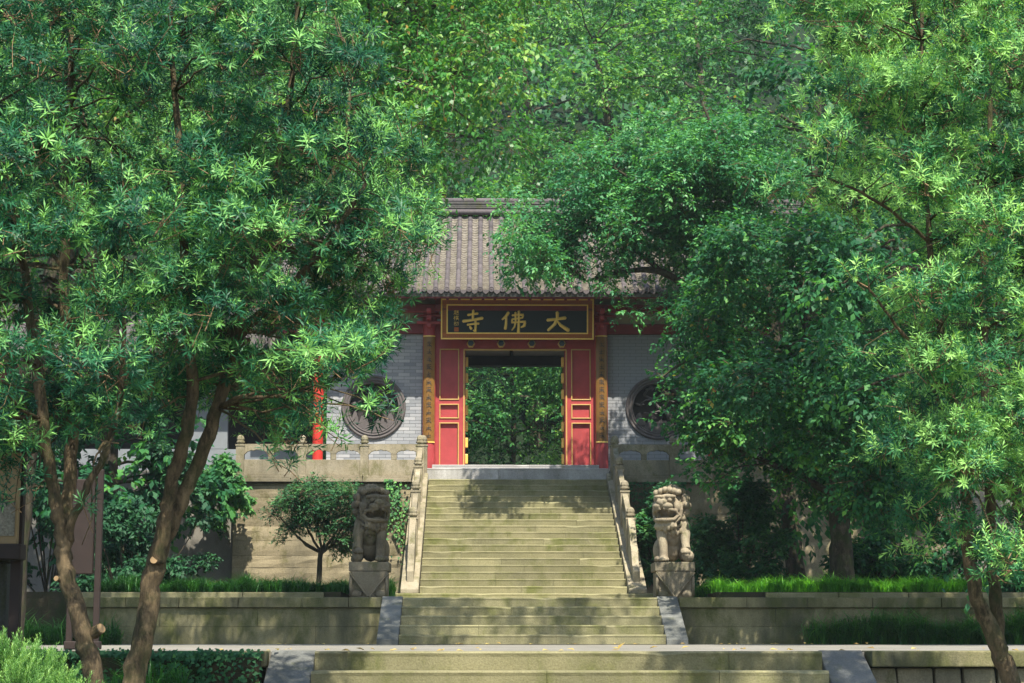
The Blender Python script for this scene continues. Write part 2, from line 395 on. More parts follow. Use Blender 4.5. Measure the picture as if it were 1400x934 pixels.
# wall beside the lowest flight, right
t = thing('retaining_wall', 'low coped stone wall in the foreground right of the wide steps', 'wall', (6, 16.6, -.5))
MB().box(2.64, 11, 16.78, 17.0, -1.5, -.14).build('wall_core', M['slate'], t)
x = 2.64
while x < 11:
    L = random.uniform(.8, 1.2); block(MB(), x + .003, x + L - .003, 16.62, 17.1, -.135, .004, .004).build('coping_stone', M['wall'], t, .012); x += L
for row in range(4):
    x = 2.64 + random.uniform(-.2, 0); z1 = -.145 - row * .23
    while x < 8:
        L = random.uniform(.22, .5); block(MB(), max(x, 2.64) + .008, x + L - .008, 16.70 + random.uniform(0, .03), 16.85, z1 - .218, z1, .014).build('wall_stone', M['rough'], t, .02); x += L
t = thing('retaining_wall', 'low stone wall in the foreground left of the wide steps, overgrown with ivy', 'wall', (-6, 16.6, -.5))
MB().box(-12, -2.64, 16.78, 17.0, -1.5, -.14).build('wall_core', M['slate'], t)
x = -2.64
while x > -11:
    L = random.uniform(.8, 1.2); block(MB(), x - L + .003, x - .003, 16.66, 17.1, -.135, .004, .004).build('coping_stone', M['wall'], t, .012); x -= L

# terrace wall under the gate: long rough courses, then a ledge
def terrace_wall(x0, x1, label):
    t = thing('terrace_wall', label, 'wall', ((x0 + x1) / 2, 39.6, .7))
    MB().box(x0, x1, 39.78, 40.1, .6, 3.3).build('wall_core', M['slate'], t)
    z = .62; c = 0
    while z < 3.25:
        h = min([.30, .27, .33, .25, .31][c % 5], 3.28 - z); x = x0
        while x < x1 - .01:
            L = min(random.uniform(1.0, 2.1), x1 - x)
            if x1 - x - L < .4: L = x1 - x
            b = MB(); nx = 6; nz = 3
            for k in range(nz + 1):                     # rough hewn face
                for i in range(nx + 1):
                    e = .0 if (0 < i < nx and 0 < k < nz) else .008
                    b.v.append((x + .002 + (L - .004) * i / nx, 39.62 + e + random.uniform(-.010, .010), z + .002 + (h - .004) * k / nz))
            for k in range(nz):
                for i in range(nx):
                    p = k * (nx + 1) + i; b.f.append((p, p + 1, p + nx + 2, p + nx + 1))
            b.box(x + .003, x + L - .003, 39.65, 39.8, z + .003, z + h - .003)
            b.build('wall_stone', M['rough'], t); x += L
        z += h; c += 1
    x = x0
    while x < x1 - .01:
        L = min(1.35, x1 - x)
        if x1 - x - L < .4: L = x1 - x
        b = MB().box(x + .002, x + L - .002, 39.52, 40.0, 3.30, 3.375); b.box(x + .006, x + L - .006, 39.56, 40.0, 3.376, 3.44); b.build('ledge_stone', M['bal'], t, .01)
        x += L
terrace_wall(-5.95, -2.2, 'sunlit rough stone terrace wall behind the round clipped tree')
terrace_wall(2.2, 9.0, 'shaded stone terrace wall behind the right stone lion and bush')
# bluish rubble wall at the far left
t = thing('rubble_wall', 'bluish rubble stone wall at the left end of the terrace, behind the leaning trunk', 'wall', (-6.8, 40.1, .7))
MB().box(-10.5, -5.96, 40.2, 40.6, .6, 3.5).build('wall_core', M['slate'], t)
z = .66
while z < 3.45:
    h = random.uniform(.22, .36); x = -9.4 + random.uniform(0, .2)
    while x < -5.99:
        L = min(random.uniform(.22, .42), -5.97 - x)
        if -5.97 - x - L < .14: L = -5.97 - x
        j = .025; r = lambda: random.uniform(-j, j)
        zz = min(z + h, 3.5)
        b = MB().hexa([(x+.012+abs(r()), 40.08+r(), z+.012+abs(r())), (x+L-.012, 40.08+r(), z+.012+abs(r())), (x+L-.012, 40.25, z+.012), (x+.012, 40.25, z+.012),
                       (x+.012+abs(r()), 40.10+r(), zz-.008), (x+L-.012-abs(r()), 40.10+r(), zz-.008-abs(r())), (x+L-.012, 40.25, zz-.01), (x+.012, 40.25, zz-.01)])
        b.build('wall_stone', M['rubble'], t, .025); x += L
    z += h

# ================================================================== balustrades
def post_mesh(h, w=.085):
    b = MB().box(-w, w, -w, w, 0, h - .24)
    b.box(-w - .012, w + .012, -w - .012, w + .012, h - .24 + .001, h - .205)
    b.lathe([(w * .8, h - .204), (w * .78, h - .175), (w * 1.08, h - .165), (w * 1.1, h - .14), (w * .85, h - .13), (w * .95, h - .09), (w * .8, h - .04), (w * .4, h - .008), (w * .1, h)], 8)
    m = b.mesh('post'); m.materials.append(M['bal']); return m
POST = post_mesh(.86); POSTS = post_mesh(1.02)
def scallop(n=13):                      # cloud-shaped underside of the rail over one opening, 0..1 -> drop
    return [(i / (n - 1), [.20, .10, .075, .03, .055, .02, 0, .02, .055, .03, .075, .10, .20][i] * .45) for i in range(n)]
def bay(t, x0, x1, y, z0, shear=None):
    """panel, two cloud openings, baluster between, rail; shear = rise along y for the stairs"""
    L = x1 - x0; th = .055
    def fix(b):
        if shear:
            ya, yb, za, zb, X = shear
            nv = []
            for (px, py, pz) in b.v:
                k = (px - x0) / L; nv.append((X + (py - y), ya + (yb - ya) * k, pz - z0 + za + (zb - za) * k))
            b.v = nv
            b.f = [f[::-1] for f in b.f] if False else b.f
        return b
    fix(MB().box(x0, x1, y - th, y + th, z0, z0 + .33)).build('panel', M['bal'], t, .008)
    top = [(x0, z0 + .66), (x1, z0 + .66)][::-1]; low = []
    half = L / 2; g = .05
    for s in (0, 1):
        a = x0 + s * half + g * (.4 if s == 0 else 1); c = x0 + (s + 1) * half - g * (1 if s == 0 else .4)
        low += [(a + (c - a) * u, z0 + .545 - d) for u, d in scallop()]
    pts = [(x0, z0 + .66), (x0, z0 + .44)] + low + [(x1, z0 + .44), (x1, z0 + .66)]
    b = MB(); lo = [(x0, z0 + .44)] + low + [(x1, z0 + .44)]; n = len(lo)
    for yy in (y - th * .9, y + th * .9):
        b.v += [(p[0], yy, p[1]) for p in lo] + [(p[0], yy, z0 + .66) for p in lo]
    for i in range(n - 1):
        b.f += [(i, i+1, n+i+1, n+i), (2*n+i+1, 2*n+i, 3*n+i, 3*n+i+1), (i+1, i, 2*n+i, 2*n+i+1), (n+i, n+i+1, 3*n+i+1, 3*n+i)]
    fix(b).build('hand_rail', M['bal'], t)
    fix(MB().box(x0 + half - .06, x0 + half + .06, y - th * .8, y + th * .8, z0 + .331, z0 + .47)).build('baluster', M['bal'], t, .012)
def terrace_bal(xs, label):
    t = thing('stone_balustrade', label, 'balustrade', (xs[0], 39.66, 3.44))
    for x in xs: place(POST, 'post', t, (x, 39.66, 3.441))
    for a, c in zip(xs[:-1], xs[1:]): bay(t, a + .085, c - .085, 39.66, 3.445)
    return t
terrace_bal([-5.83, -4.53, -3.22, -1.98], 'carved stone terrace balustrade left of the gate, in sun')
terrace_bal([2.05, 3.3, 4.6, 5.9, 7.2], 'carved stone terrace balustrade right of the gate, in tree shade')
def stair_bal(s, label):
    X = s * 2.03
    t = thing('stone_balustrade', label, 'balustrade', (X, 34, .86))
    yA, yB = 33.72, 39.5; zs = lambda y: .90 + (y - 33.9) * RISE / TREAD
    b = MB().hexa([(X-.16, yA, .862), (X+.16, yA, .862), (X+.16, yB, .862), (X-.16, yB, .862), (X-.16, yA, .94), (X+.16, yA, .94), (X+.16, yB, zs(yB) + .1), (X-.16, yB, zs(yB) + .1)])
    b.build('sloping_base', M['bal'], t, .012)
    ys = [35.25, 36.62, 37.95, 39.2]
    for y in ys: place(POSTS, 'post', t, (X, y, zs(y) - .02))
    for a, c in zip(ys[:-1], ys[1:]):
        bay(t, 0, 1.2, 0, 0, (a + .087, c - .087, zs(a + .087) + .10, zs(c - .087) + .10, X))
    # scrolled drum stone that ends the rail
    prof = [(34.02, .0), (34.02, .28), (34.12, .33), (34.2, .30), (34.3, .38), (34.38, .52), (34.5, .56), (34.62, .54), (34.72, .70), (34.85, .80), (35.0, .80), (35.15, .86), (35.162, .0)]
    b = MB(); n = len(prof)
    for xx in (X - .062, X + .062): b.v += [(xx, y, zs(y) + .06 + h * .9) for y, h in prof]
    b.f += [tuple(range(n))[::-1], tuple(range(n, 2 * n))] + [((i + 1) % n, i, n + i, n + (i + 1) % n)[::-1] for i in range(n)]
    b.build('drum_stone', M['bal'], t, .01)
stair_bal(-1, 'stepped stone balustrade along the left side of the upper stairs')
stair_bal(1, 'stepped stone balustrade along the right side of the upper stairs')

# ================================================================== gate hall
YW = 42.0                                # front wall plane
gate = thing('gate_hall', 'grey brick temple gate hall with tiled roof and red doorway', 'building', (0, 44, 3.6))
WIN = [(-3.17, 5.17), (3.20, 5.17)]; WR = .70
def brick_wall(x0, x1, single):
    core = MB(); n = 40; cx, cz = WIN[0] if x0 < 0 else WIN[1]
    # core with a round hole: four spans around the circle
    ring = [(cx + .60 * math.cos(2*math.pi*k/n), cz + .60 * math.sin(2*math.pi*k/n)) for k in range(n)]
    def edge(a):
        dx, dz = math.cos(a), math.sin(a); s = 9
        for lim, d, c in ((x1 - .005, dx, cx), (x0 + .005, dx, cx)):
            if d * (lim - c) > 0: s = min(s, (lim - c) / d)
        for lim, d, c in ((6.84, dz, cz), (3.55, dz, cz)):
            if d * (lim - c) > 0: s = min(s, (lim - c) / d)
        return (cx + dx * s, cz + dz * s)
    outer = [edge(2*math.pi*k/n) for k in range(n)]
    for yy in (YW + .012, YW + .3):
        core.v += [(p[0], yy, p[1]) for p in ring] + [(p[0], yy, p[1]) for p in outer]
    for k in range(n):
        k2 = (k+1) % n
        core.f += [(k, n+k, n+k2, k2), (2*n+k, 2*n+k2, 3*n+k2, 3*n+k), (k, k2, 2*n+k2, 2*n+k)]
    core.v += [(x0, YW + .013, 3.55), (x1, YW + .013, 3.55), (x1, YW + .013, 6.84), (x0, YW + .013, 6.84)]
    o = core.build('brick_wall', M['mortar'], gate)
    corner = MB()
    for (xx, zz) in ((x0, 3.55), (x1, 3.55), (x1, 6.84), (x0, 6.84)):
        pass
    H, Lb, g = .0765, .265, .007; z = 3.58; c = 0; rest = MB(); cnt = 0
    unit = MB().box(-.5, .5, 0, 1, -.5, .5).mesh('brick'); unit.materials.append(M['brick'])
    while z < 6.82:
        zt = min(z + H, 6.83); x = x0 - (Lb / 2 if c % 2 else 0); zc = (z + zt) / 2
        while x < x1:
            a, e = max(x, x0) + g / 2, min(x + Lb, x1) - g / 2; x += Lb
            if e - a < .02: continue
            segs = [(a, e)]
            if abs(zc - cz) < .63:
                hw = math.sqrt(max(0, .63 ** 2 - (zc - cz) ** 2)); L, Rr = cx - hw, cx + hw
                segs = [(p, q) for p, q in ((a, min(e, L)), (max(a, Rr), e)) if q - p > .02]
            for p, q in segs:
                yj = random.uniform(-.002, .002)
                if single and zc > 3.95 and cnt < 300:
                    ob = place(unit, 'brick', o, ((p + q) / 2, YW + yj, zc), None, (q - p, .05, zt - z - g)); cnt += 1
                else: rest.box(p, q, YW + yj, YW + .05, z + g / 2, zt - g / 2)
        z = zt; c += 1
    r = rest.build('brickwork', M['brick'], o); r['kind'] = 'stuff'
brick_wall(-4.22, -2.06, True); brick_wall(2.06, 5.9, False)

def round_window(cx, cz):
    prof = [(.72, 0), (.72, -.035), (.70, -.055), (.675, -.055), (.66, -.03), (.645, -.03), (.635, -.05), (.61, -.052), (.595, -.02), (.585, -.02), (.575, -.035), (.555, -.03), (.545, .06), (.545, .2)]
    b = MB(); n = 48
    for r, y in prof:
        for k in range(n):
            a = 2*math.pi*k/n; b.v.append((cx + r*math.cos(a), YW + y, cz + r*math.sin(a)))
    for i in range(len(prof) - 1):
        for k in range(n):
            k2 = (k+1) % n; b.f.append((i*n+k, (i+1)*n+k, (i+1)*n+k2, i*n+k2)[::-1])
    o = b.build('round_window', M['frame'], gate, smooth=True)
    MB().lathe([(.56, .17), (.56, .21)], 32, (cx, YW, cz), 'y').build('back_plate', M['dark'], o)
    # carved relief: rocks below, a leaning pine with cloud foliage above
    rr = random.Random(5 if cx < 0 else 9); c = MB()
    for k in range(13):
        x = cx + rr.uniform(-.42, .42); base = cz - math.sqrt(max(.01, .54**2 - (x - cx)**2)); h = rr.uniform(.15, .34)
        w = rr.uniform(.06, .11)
        c.poly([(x - w, base - .02), (x + w, base - .02), (x + w * .8, base + h * .45), (x + w * .2, base + h), (x - w * .35, base + h * .9), (x - w * .9, base + h * .4)], YW + .03 + rr.uniform(0, .05), YW + .18)
    c.build('rock_carving', M['frame'], o)
    p = MB()
    trunk = [(cx + .30, cz - .35), (cx + .22, cz - .1), (cx + .02, cz + .02), (cx - .1, cz + .2), (cx - .3, cz + .3)]
    p.tube([(x, YW + .08, z) for x, z in trunk], [.05, .045, .04, .03, .02], 8)
    for bx, bz, ex, ez in ((.1, 0, .38, .2), (-.05, .1, .15, .38), (-.1, .2, -.4, .08), (.2, -.1, -.15, -.12), (-.3, .3, -.12, .46)):
        p.tube([(cx + bx, YW + .07, cz + bz), (cx + (bx+ex)/2, YW + .06, cz + (bz+ez)/2 + .04), (cx + ex, YW + .06, cz + ez)], [.03, .024, .016], 6)
        for q in range(7):
            a = rr.uniform(0, 6.28); d = rr.uniform(.02, .12)
            p.ell((cx + ex + d*math.cos(a), YW + .06 + rr.uniform(-.02, .03), cz + ez + d*math.sin(a)*.5), (rr.uniform(.03, .06), .02, rr.uniform(.018, .032)), 8, 5)
    p.build('pine_carving', M['carve'], o, smooth=True)
for c in WIN: round_window(*c)

# columns
def column(x, y, r, z0, z1, mat):
    b = MB().lathe([(r * 1.02, z0), (r, z0 + .3), (r, z1)], 20, (x, y, 0)); b.build('column', mat, gate, smooth=False)
    o = gate.children[-1] if False else None
    MB().lathe([(r * 1.5, z0 - .14), (r * 1.65, z0 - .08), (r * 1.5, z0 - .02), (r * 1.25, z0)], 20, (x, y, 0)).build('column_base', M['bal'], gate)
for s in (-1, 1):
    column(s * 1.93, YW - .10, .145, 3.72, 7.35, M['red'])
    column(s * 4.37, 41.55, .115, 3.72, 7.25, M['lantern'])
# beams and plaster over the brick
for x0, x1 in ((-5.6, -1.8), (1.8, 5.9)):
    MB().box(x0, x1, YW - .10, YW + .15, 6.835, 7.06).build('tie_beam', M['darkred'], gate, .01)
    MB().box(x0, x1, YW - .02, YW + .14, 7.062, 7.75).build('plaster_panel', M['plaster'], gate)
    MB().box(x0, x1, 41.42, 41.62, 7.25, 7.42).build('eave_purlin', M['darkred'], gate, .01)
MB().box(-1.8, 1.8, 41.42, 41.62, 7.28, 7.42).build('eave_purlin', M['darkred'], gate, .01)
# bracket arms beside the plaque
for s in (-1, 1):
    for sx in (1.93, 4.37):
        for i, (z, l, w_) in enumerate(((6.93, .34, .1), (7.08, .52, .1), (7.2, .74, .1))):
            MB().box(s * sx - w_ / 2, s * sx + w_ / 2, YW - .1 - l, YW - .1, z, z + .09).build('bracket_arm', M['red'], gate, .012)
            MB().box(s * sx - .28 - i * .05, s * sx + .28 + i * .05, YW - .14 - l * .5, YW - .05 - l * .5, z + .092, z + .15).build('bracket_arm', M['darkred'] if i % 2 else M['red'], gate, .01)
            for e in (-1, 1): MB().box(s*sx + e*(.22 + i*.05) - .05, s*sx + e*(.22 + i*.05) + .05, YW - .15 - l*.5, YW - .04 - l*.5, z + .151, z + .20).build('bracket_block', M['greywall'], gate, .008)
# doorway: lintel, side boards with gilt panels
def doorway():
    o = MB().box(-1.80, 1.80, YW, YW + .1, 6.50, 7.75).build('door_lintel', M['red'], gate)
    MB().box(-1.16, 1.16, YW - .03, YW - .002, 6.46, 6.497).build('lintel_trim', M['trim'], gate, .006)
    for px in (-1.0, -.32, .37, 1.05):
        st = MB().lathe([(.095, -.04), (.095, -.13), (.075, -.15)], 6, (px, YW, 6.605), 'y').build('door_stud', M['trim'], gate)
        MB().lathe([(.068, -.148), (.068, -.158)], 6, (px, YW, 6.605), 'y').build('stud_face', M['blue'], st)
    for s in (-1, 1):
        X0, X1 = 1.12, 1.80
        P0, P1 = 1.26, 1.70
        rows = [(3.84, 4.83), (4.92, 5.25), (5.34, 6.50)]
        back = MB().box(min(s*X0, s*X1), max(s*X0, s*X1), YW + .045, YW + .12, 3.83, 6.50).build('side_board', M['red'], gate)
        # stiles and rails standing proud of the panels
        fr = MB(); xs = sorted((s*X0, s*P0)); fr.box(xs[0], xs[1], YW, YW + .044, 3.83, 6.499)
        xs = sorted((s*P1, s*X1)); fr.box(xs[0], xs[1], YW, YW + .044, 3.83, 6.499)
        ps = sorted((s*P0, s*P1))
        for a, c in ((4.83, 4.92), (5.25, 5.34)): fr.box(ps[0], ps[1], YW + .001, YW + .044, a, c)
        fr.build('door_frame', M['red'], gate)
        for z0, z1 in rows:
            b = MB(); w_ = .024
            b.box(ps[0], ps[0] + w_, YW - .018, YW + .03, z0, z1); b.box(ps[1] - w_, ps[1], YW - .018, YW + .03, z0, z1)
            b.box(ps[0] + w_, ps[1] - w_, YW - .018, YW + .03, z1 - w_, z1)
            if z0 > 3.9: b.box(ps[0] + w_, ps[1] - w_, YW - .018, YW + .03, z0, z0 + w_)
            b.build('panel_trim', M['trim'], gate, .005)
        xs = sorted((s * 1.135, s * 1.165)); MB().box(xs[0], xs[1], YW - .018, YW - .001, 3.83, 6.46).build('jamb_trim', M['trim'], gate, .004)
        xs = sorted((s * 1.121, s * 1.2)); MB().box(xs[0], xs[1], YW + .121, YW + .32, 3.83, 6.5).build('door_jamb', M['red'], gate)
        # the door leaf stands open, folded back into the passage
        xs = sorted((s * 1.125, s * 1.185)); lf = MB().box(xs[0], xs[1], YW + .36, YW + 1.44, 3.87, 6.42).build('door_leaf', M['red'], gate)
        for k in range(7):
            z = 3.95 + k * .37; a = sorted((s * 1.06, s * 1.124)); MB().box(a[0], a[1], YW + .5, YW + .62, z, z + .22).build('gilt_fitting', M['gold'], lf, .01)
    th = MB(); step_slab(th, -1.84, .3, YW - .55, 3.575, 3.835, .9, .012, rag=.002); th.build('threshold_stone', M['granite'], gate)
    th = MB(); step_slab(th, .304, 1.84, YW - .55, 3.575, 3.835, .9, .012, rag=.002); th.build('threshold_stone', M['granite'], gate)
doorway()
# back of the passage and the ends of the hall
YB = 46.6
MB().box(-1.6, 1.6, YB - .1, YB + .15, 6.76, 7.0).build('back_beam', M['dark'], gate)
MB().box(-1.6, 1.6, YB, YB + .05, 7.005, 8.2).build('back_panel', M['white'], gate)
MB().box(-.05, .03, YB - .06, YB - .002, 7.005, 7.6).build('mullion', M['dark'], gate)
for s in (-1, 1):
    a = sorted((s * 1.6, s * 4.22)); MB().box(a[0], a[1], YB, YB + .25, 3.5, 8.2).build('back_wall', M['mortar'], gate)
    a = sorted((s * 1.62, s * 1.82)); MB().box(a[0], a[1], YW + .35, YB - .002, 3.5, 7.9).build('passage_wall', M['darkred'], gate)
    X = s * (4.22 if s < 0 else 5.9); a = sorted((X, X - s * .25)); 
    b = MB(); b.poly([(0, 0)] * 0 or [(a[0], 3.5), (a[1], 3.5), (a[1], 7.6), (a[0], 7.6)], YW + .31, YB)
    b.build('end_wall', M['mortar'], gate)
    b = MB(); pts = [(YW + .2, 7.6), (YB, 7.6), (44.2, 9.75)]
    for xx in a: b.v += [(xx, y, z) for y, z in pts]
    b.f += [(0, 1, 2), (5, 4, 3), (0, 3, 4, 1), (1, 4, 5, 2), (2, 5, 3, 0)]; b.build('gable', M['greywall'], gate)

# roof
RX0, RX1 = -5.3, 6.9
YE, ZE, YR, ZR = 40.72, 7.58, 44.2, 10.05
def rz(u): return ZE + (ZR - ZE) * (.78 * u + .22 * u * u)
def ry(u): return YE + (YR - YE) * u
roof = MB(); n = 10
for i in range(n + 1):
    u = i / n
    for x in (RX0, RX1): roof.v += [(x, ry(u), rz(u) - .03), (x, ry(u) + .03, rz(u) - .11)]
for i in range(n):
    a = i * 4; c = a + 4; roof.f += [(a, a+2, c+2, c), (a+1, c+1, c+3, a+3), (a, c, c+1, a+1), (a+2, a+3, c+3, c+2)]
roof.f += [(0, 1, 3, 2)]
k0 = len(roof.v)
for i in range(n + 1):
    u = i / n
    for x in (RX0, RX1): roof.v += [(x, 2*YR - ry(u), rz(u)), (x, 2*YR - ry(u), rz(u) - .11)]
for i in range(n):
    a = k0 + i * 4; c = a + 4; roof.f += [(a, c, c+2, a+2), (a+1, a+3, c+3, c+1), (a, a+1, c+1, c), (a+2, c+2, c+3, a+3)]
roof = roof.build('roof', M['ridge'], gate)
NT_ = 13; PITCHX = .245
def half_tube(b, x, u0, u1, r=.056, n=6, lift=0.0):
    p0 = Vector((x, ry(u0), rz(u0) + lift)); p1 = Vector((x, ry(u1), rz(u1) + lift)); t = (p1 - p0).normalized(); nn = Vector((0, -t.z, t.y))
    k = len(b.v)
    for p, rr in ((p0, r * 1.03), (p1, r * .97)):
        for i in range(n + 1):
            a = math.pi * i / n; q = p + Vector((1, 0, 0)) * math.cos(a) * rr + nn * (math.sin(a) * rr + .015); b.v.append(tuple(q))
        for i in range(n + 1):
            a = math.pi * i / n; q = p + Vector((1, 0, 0)) * math.cos(a) * rr * .8 + nn * (math.sin(a) * rr * .8 - .01); b.v.append(tuple(q))
    m = n + 1
    for i in range(n): b.f += [(k+i, k+i+1, k+2*m+i+1, k+2*m+i), (k+i+1, k+i, k+m+i, k+m+i+1)]
    return b
tmesh = []
for j in range(NT_):
    b = MB(); half_tube(b, 0, max(0, j / NT_ - .004), (j + 1) / NT_ + .006, .058); b.smooth = True
    m = b.mesh('cover_tile'); m.materials.append(M['tile']); tmesh.append(m)
cols = [RX0 + .1 + i * PITCHX for i in range(int((RX1 - RX0 - .1) / PITCHX) + 1)]
rest = MB(); pan = MB(); single = 0
disc = MB().lathe([(.064, 0), (.064, -.02), (.052, -.026), (.05, -.02), (.02, -.02), (.015, -.026)], 14, (0, 0, 0), 'y').mesh('eave_tile'); disc.materials.append(M['tile'])
drip = MB().poly([(-.068, .03), (-.06, -.02), (-.03, -.045), (0, -.065), (.03, -.045), (.06, -.02), (.068, .03)], -.012, .004).mesh('drip_tile'); drip.materials.append(M['tile'])
for x in cols:
    vis = -2.9 < x < 2.3
    for j in range(NT_):
        if vis:
            place(tmesh[j], 'cover_tile', roof, (x + random.uniform(-.004, .004), 0, random.uniform(-.003, .003)))
        else: half_tube(rest, x + random.uniform(-.004, .004), max(0, j / NT_ - .004), (j + 1) / NT_ + .006, .058)
    place(disc, 'eave_tile', roof, (x, YE - .004, ZE + .045))
    xm = x + PITCHX / 2
    if xm < RX1: place(drip, 'drip_tile', roof, (xm, YE - .012, ZE + .005))
    K = 34
    for j in range(K):
        u0 = j / K; u1 = min(1, u0 + 1.6 / K); dz = random.uniform(-.004, .006); rx = random.uniform(-.006, .006)
        q = len(pan.v); hw = .075
        for u, l in ((u0, .052 + dz), (u1, -.006)):
            for i in range(5):
                a = (i - 2) / 2; pan.v.append((xm + rx + a * hw, ry(u), rz(u) - .02 + l + .028 * a * a))
        for i in range(5):
            a = (i - 2) / 2; pan.v.append((xm + rx + a * hw, ry(u0) + .002, rz(u0) - .02 + .002 + dz + .028 * a * a))
        for i in range(4): pan.f += [(q+i, q+i+1, q+6+i, q+5+i), (q+10+i, q+11+i, q+1+i, q+i)]
rest.build('cover_tiles', M['tile'], roof, smooth=True)['kind'] = 'stuff'
pan.build('pan_tiles', M['pan'], roof)['kind'] = 'stuff'
b = MB()
for x in cols:
    p = [(x, 2*YR - ry(u), rz(u) + .015) for u in (0, .5, 1)]; b.tube(p, .055, 6)
b.build('rear_tiles', M['tile'], roof)['kind'] = 'stuff'
# ridge: roll, stacked courses, cap
MB().tube([(RX0, YR - .16, ZR + .06), (RX1, YR - .16, ZR + .06)], .07, 10).build('ridge_roll', M['tile'], roof, smooth=True)
for k in range(5):
    d = .13 - (.015 if k % 2 else 0); MB().box(RX0, RX1, YR - d, YR + d, ZR + .05 + k * .055, ZR + .05 + k * .055 + .048).build('ridge_course', M['ridge'], roof, .008)
MB().tube([(RX0 - .1, YR, ZR + .37), (RX1 + .1, YR, ZR + .37)], .07, 10).build('ridge_cap', M['tile'], roof, smooth=True)
# rafters and eave board
MB().box(RX0, RX1, YE + .05, YE + .10, ZE - .135, ZE - .075).build('eave_board', M['darkred'], roof)
raf = MB().hexa([(-.03, YE + .12, ZE - .17), (.03, YE + .12, ZE - .17), (.03, 42.1, rz((42.1-YE)/(YR-YE)) - .19), (-.03, 42.1, rz((42.1-YE)/(YR-YE)) - .19),
                 (-.03, YE + .12, ZE - .10), (.03, YE + .12, ZE - .10), (.03, 42.1, rz((42.1-YE)/(YR-YE)) - .12), (-.03, 42.1, rz((42.1-YE)/(YR-YE)) - .12)]).mesh('rafter'); raf.materials.append(M['darkred'])
x = RX0 + .15
while x < RX1: place(raf, 'rafter', roof, (x, 0, 0)); x += .26

# ---- brush strokes
def stroke(b, pts, ws, org, sx, sz, thick=.02, n=8):
    """a rounded brush stroke lying on a board that faces -y"""
    P = [Vector((org[0] + p[0] * sx, org[1], org[2] + p[1] * sz)) for p in pts]
    Q = []; Wd = []
    for i in range(len(P) - 1):
        for k in range(3):
            u = k / 3; Q.append(P[i].lerp(P[i+1], u)); Wd.append(ws[i] * (1-u) + ws[i+1] * u)
    Q.append(P[-1]); Wd.append(ws[-1])
    d0 = (Q[1] - Q[0]).normalized(); d1 = (Q[-1] - Q[-2]).normalized()
    Q = [Q[0] - d0 * Wd[0] * sx * .6] + Q + [Q[-1] + d1 * Wd[-1] * sx * .6]; Wd = [Wd[0] * .35] + Wd + [Wd[-1] * .25]
    k0 = len(b.v)
    for i, p in enumerate(Q):
        t = (Q[min(i+1, len(Q)-1)] - Q[max(i-1, 0)]).normalized(); side = Vector((t.z, 0, -t.x))
        for k in range(n):
            a = 2*math.pi*k/n; q = p + side * math.cos(a) * Wd[i] * sx + Vector((0, -1, 0)) * math.sin(a) * thick * min(1, Wd[i] / .04); b.v.append(tuple(q))
    for i in range(len(Q) - 1):
        for k in range(n):
            k2 = (k+1) % n; b.f.append((k0+i*n+k, k0+i*n+k2, k0+(i+1)*n+k2, k0+(i+1)*n+k))
    b.f.append(tuple(k0+k for k in range(n))); b.f.append(tuple(k0+(len(Q)-1)*n+k for k in range(n)))
DA = [([(.02,.58),(.4,.63),(.84,.70)], [.06,.05,.065]), ([(.47,.98),(.47,.72),(.36,.38),(.05,.05)], [.065,.055,.06,.05]), ([(.46,.56),(.62,.32),(.98,.05)], [.03,.055,.075])]
FO = [([(.28,.93),(.17,.74),(.02,.6)], [.05,.05,.03]), ([(.19,.72),(.18,.4),(.15,.14)], [.04,.045,.05]),
      ([(.44,.80),(.68,.84),(.88,.83),(.86,.68)], [.035,.03,.045,.03]), ([(.44,.62),(.86,.68)], [.03,.03]),
      ([(.44,.62),(.42,.46),(.70,.48),(.97,.50),(.93,.3),(.80,.22)], [.03,.035,.03,.045,.05,.025]),
      ([(.57,.94),(.58,.5),(.53,.25),(.42,.08)], [.04,.035,.03,.02]), ([(.71,1.0),(.71,.5),(.69,-.02)], [.045,.04,.05])]
SI = [([(.24,.78),(.5,.82),(.74,.85)], [.05,.04,.055]), ([(.52,.99),(.50,.78),(.49,.56)], [.055,.05,.05]), ([(.0,.50),(.5,.56),(.98,.64)], [.065,.05,.07]),
      ([(.22,.34),(.5,.38),(.80,.40)], [.045,.04,.05]), ([(.63,.52),(.64,.3),(.62,.05),(.52,.10)], [.05,.05,.055,.03]), ([(.34,.26),(.42,.16)], [.04,.06])]
# ---- name board over the door
pl = thing('name_board', 'dark name board with gilded frame and three gold characters over the doorway', 'sign', (0.04, 41.5, 6.7))
W2, Hh = 1.70, .45; CXP, CZP = .04, 7.10
lean = R(8)
def lean_fix(b, y0=41.55):
    z0 = CZP - Hh; c, s_ = math.cos(lean), math.sin(lean)
    b.v = [(x, y0 + (y - y0) * c - (z - z0) * s_, z0 + (z - z0) * c + (y - y0) * s_) for x, y, z in b.v]; return b
lean_fix(MB().box(CXP - W2 + .1, CXP + W2 - .1, 41.53, 41.6, CZP - Hh + .1, CZP + Hh - .1)).build('board', M['plaque'], pl)
for a, c, d, e in ((-W2, W2, Hh - .145, Hh), (-W2, W2, -Hh, -Hh + .145), (-W2, -W2 + .145, -Hh + .146, Hh - .146), (W2 - .145, W2, -Hh + .146, Hh - .146)):
    lean_fix(MB().box(CXP + a, CXP + c, 41.515, 41.61, CZP + d, CZP + e)).build('frame', M['goldred'], pl, .008)
def rim(o, w_, y):
    b = MB()
    for a, c, d, e in ((-W2+o, W2-o, Hh-o-w_, Hh-o), (-W2+o, W2-o, -Hh+o, -Hh+o+w_), (-W2+o, -W2+o+w_, -Hh+o+w_, Hh-o-w_), (W2-o-w_, W2-o, -Hh+o+w_, Hh-o-w_)):
        b.box(CXP + a, CXP + c, y, 41.525, CZP + d, CZP + e)
    lean_fix(b).build('frame_bead', M['gold'], pl, .006)
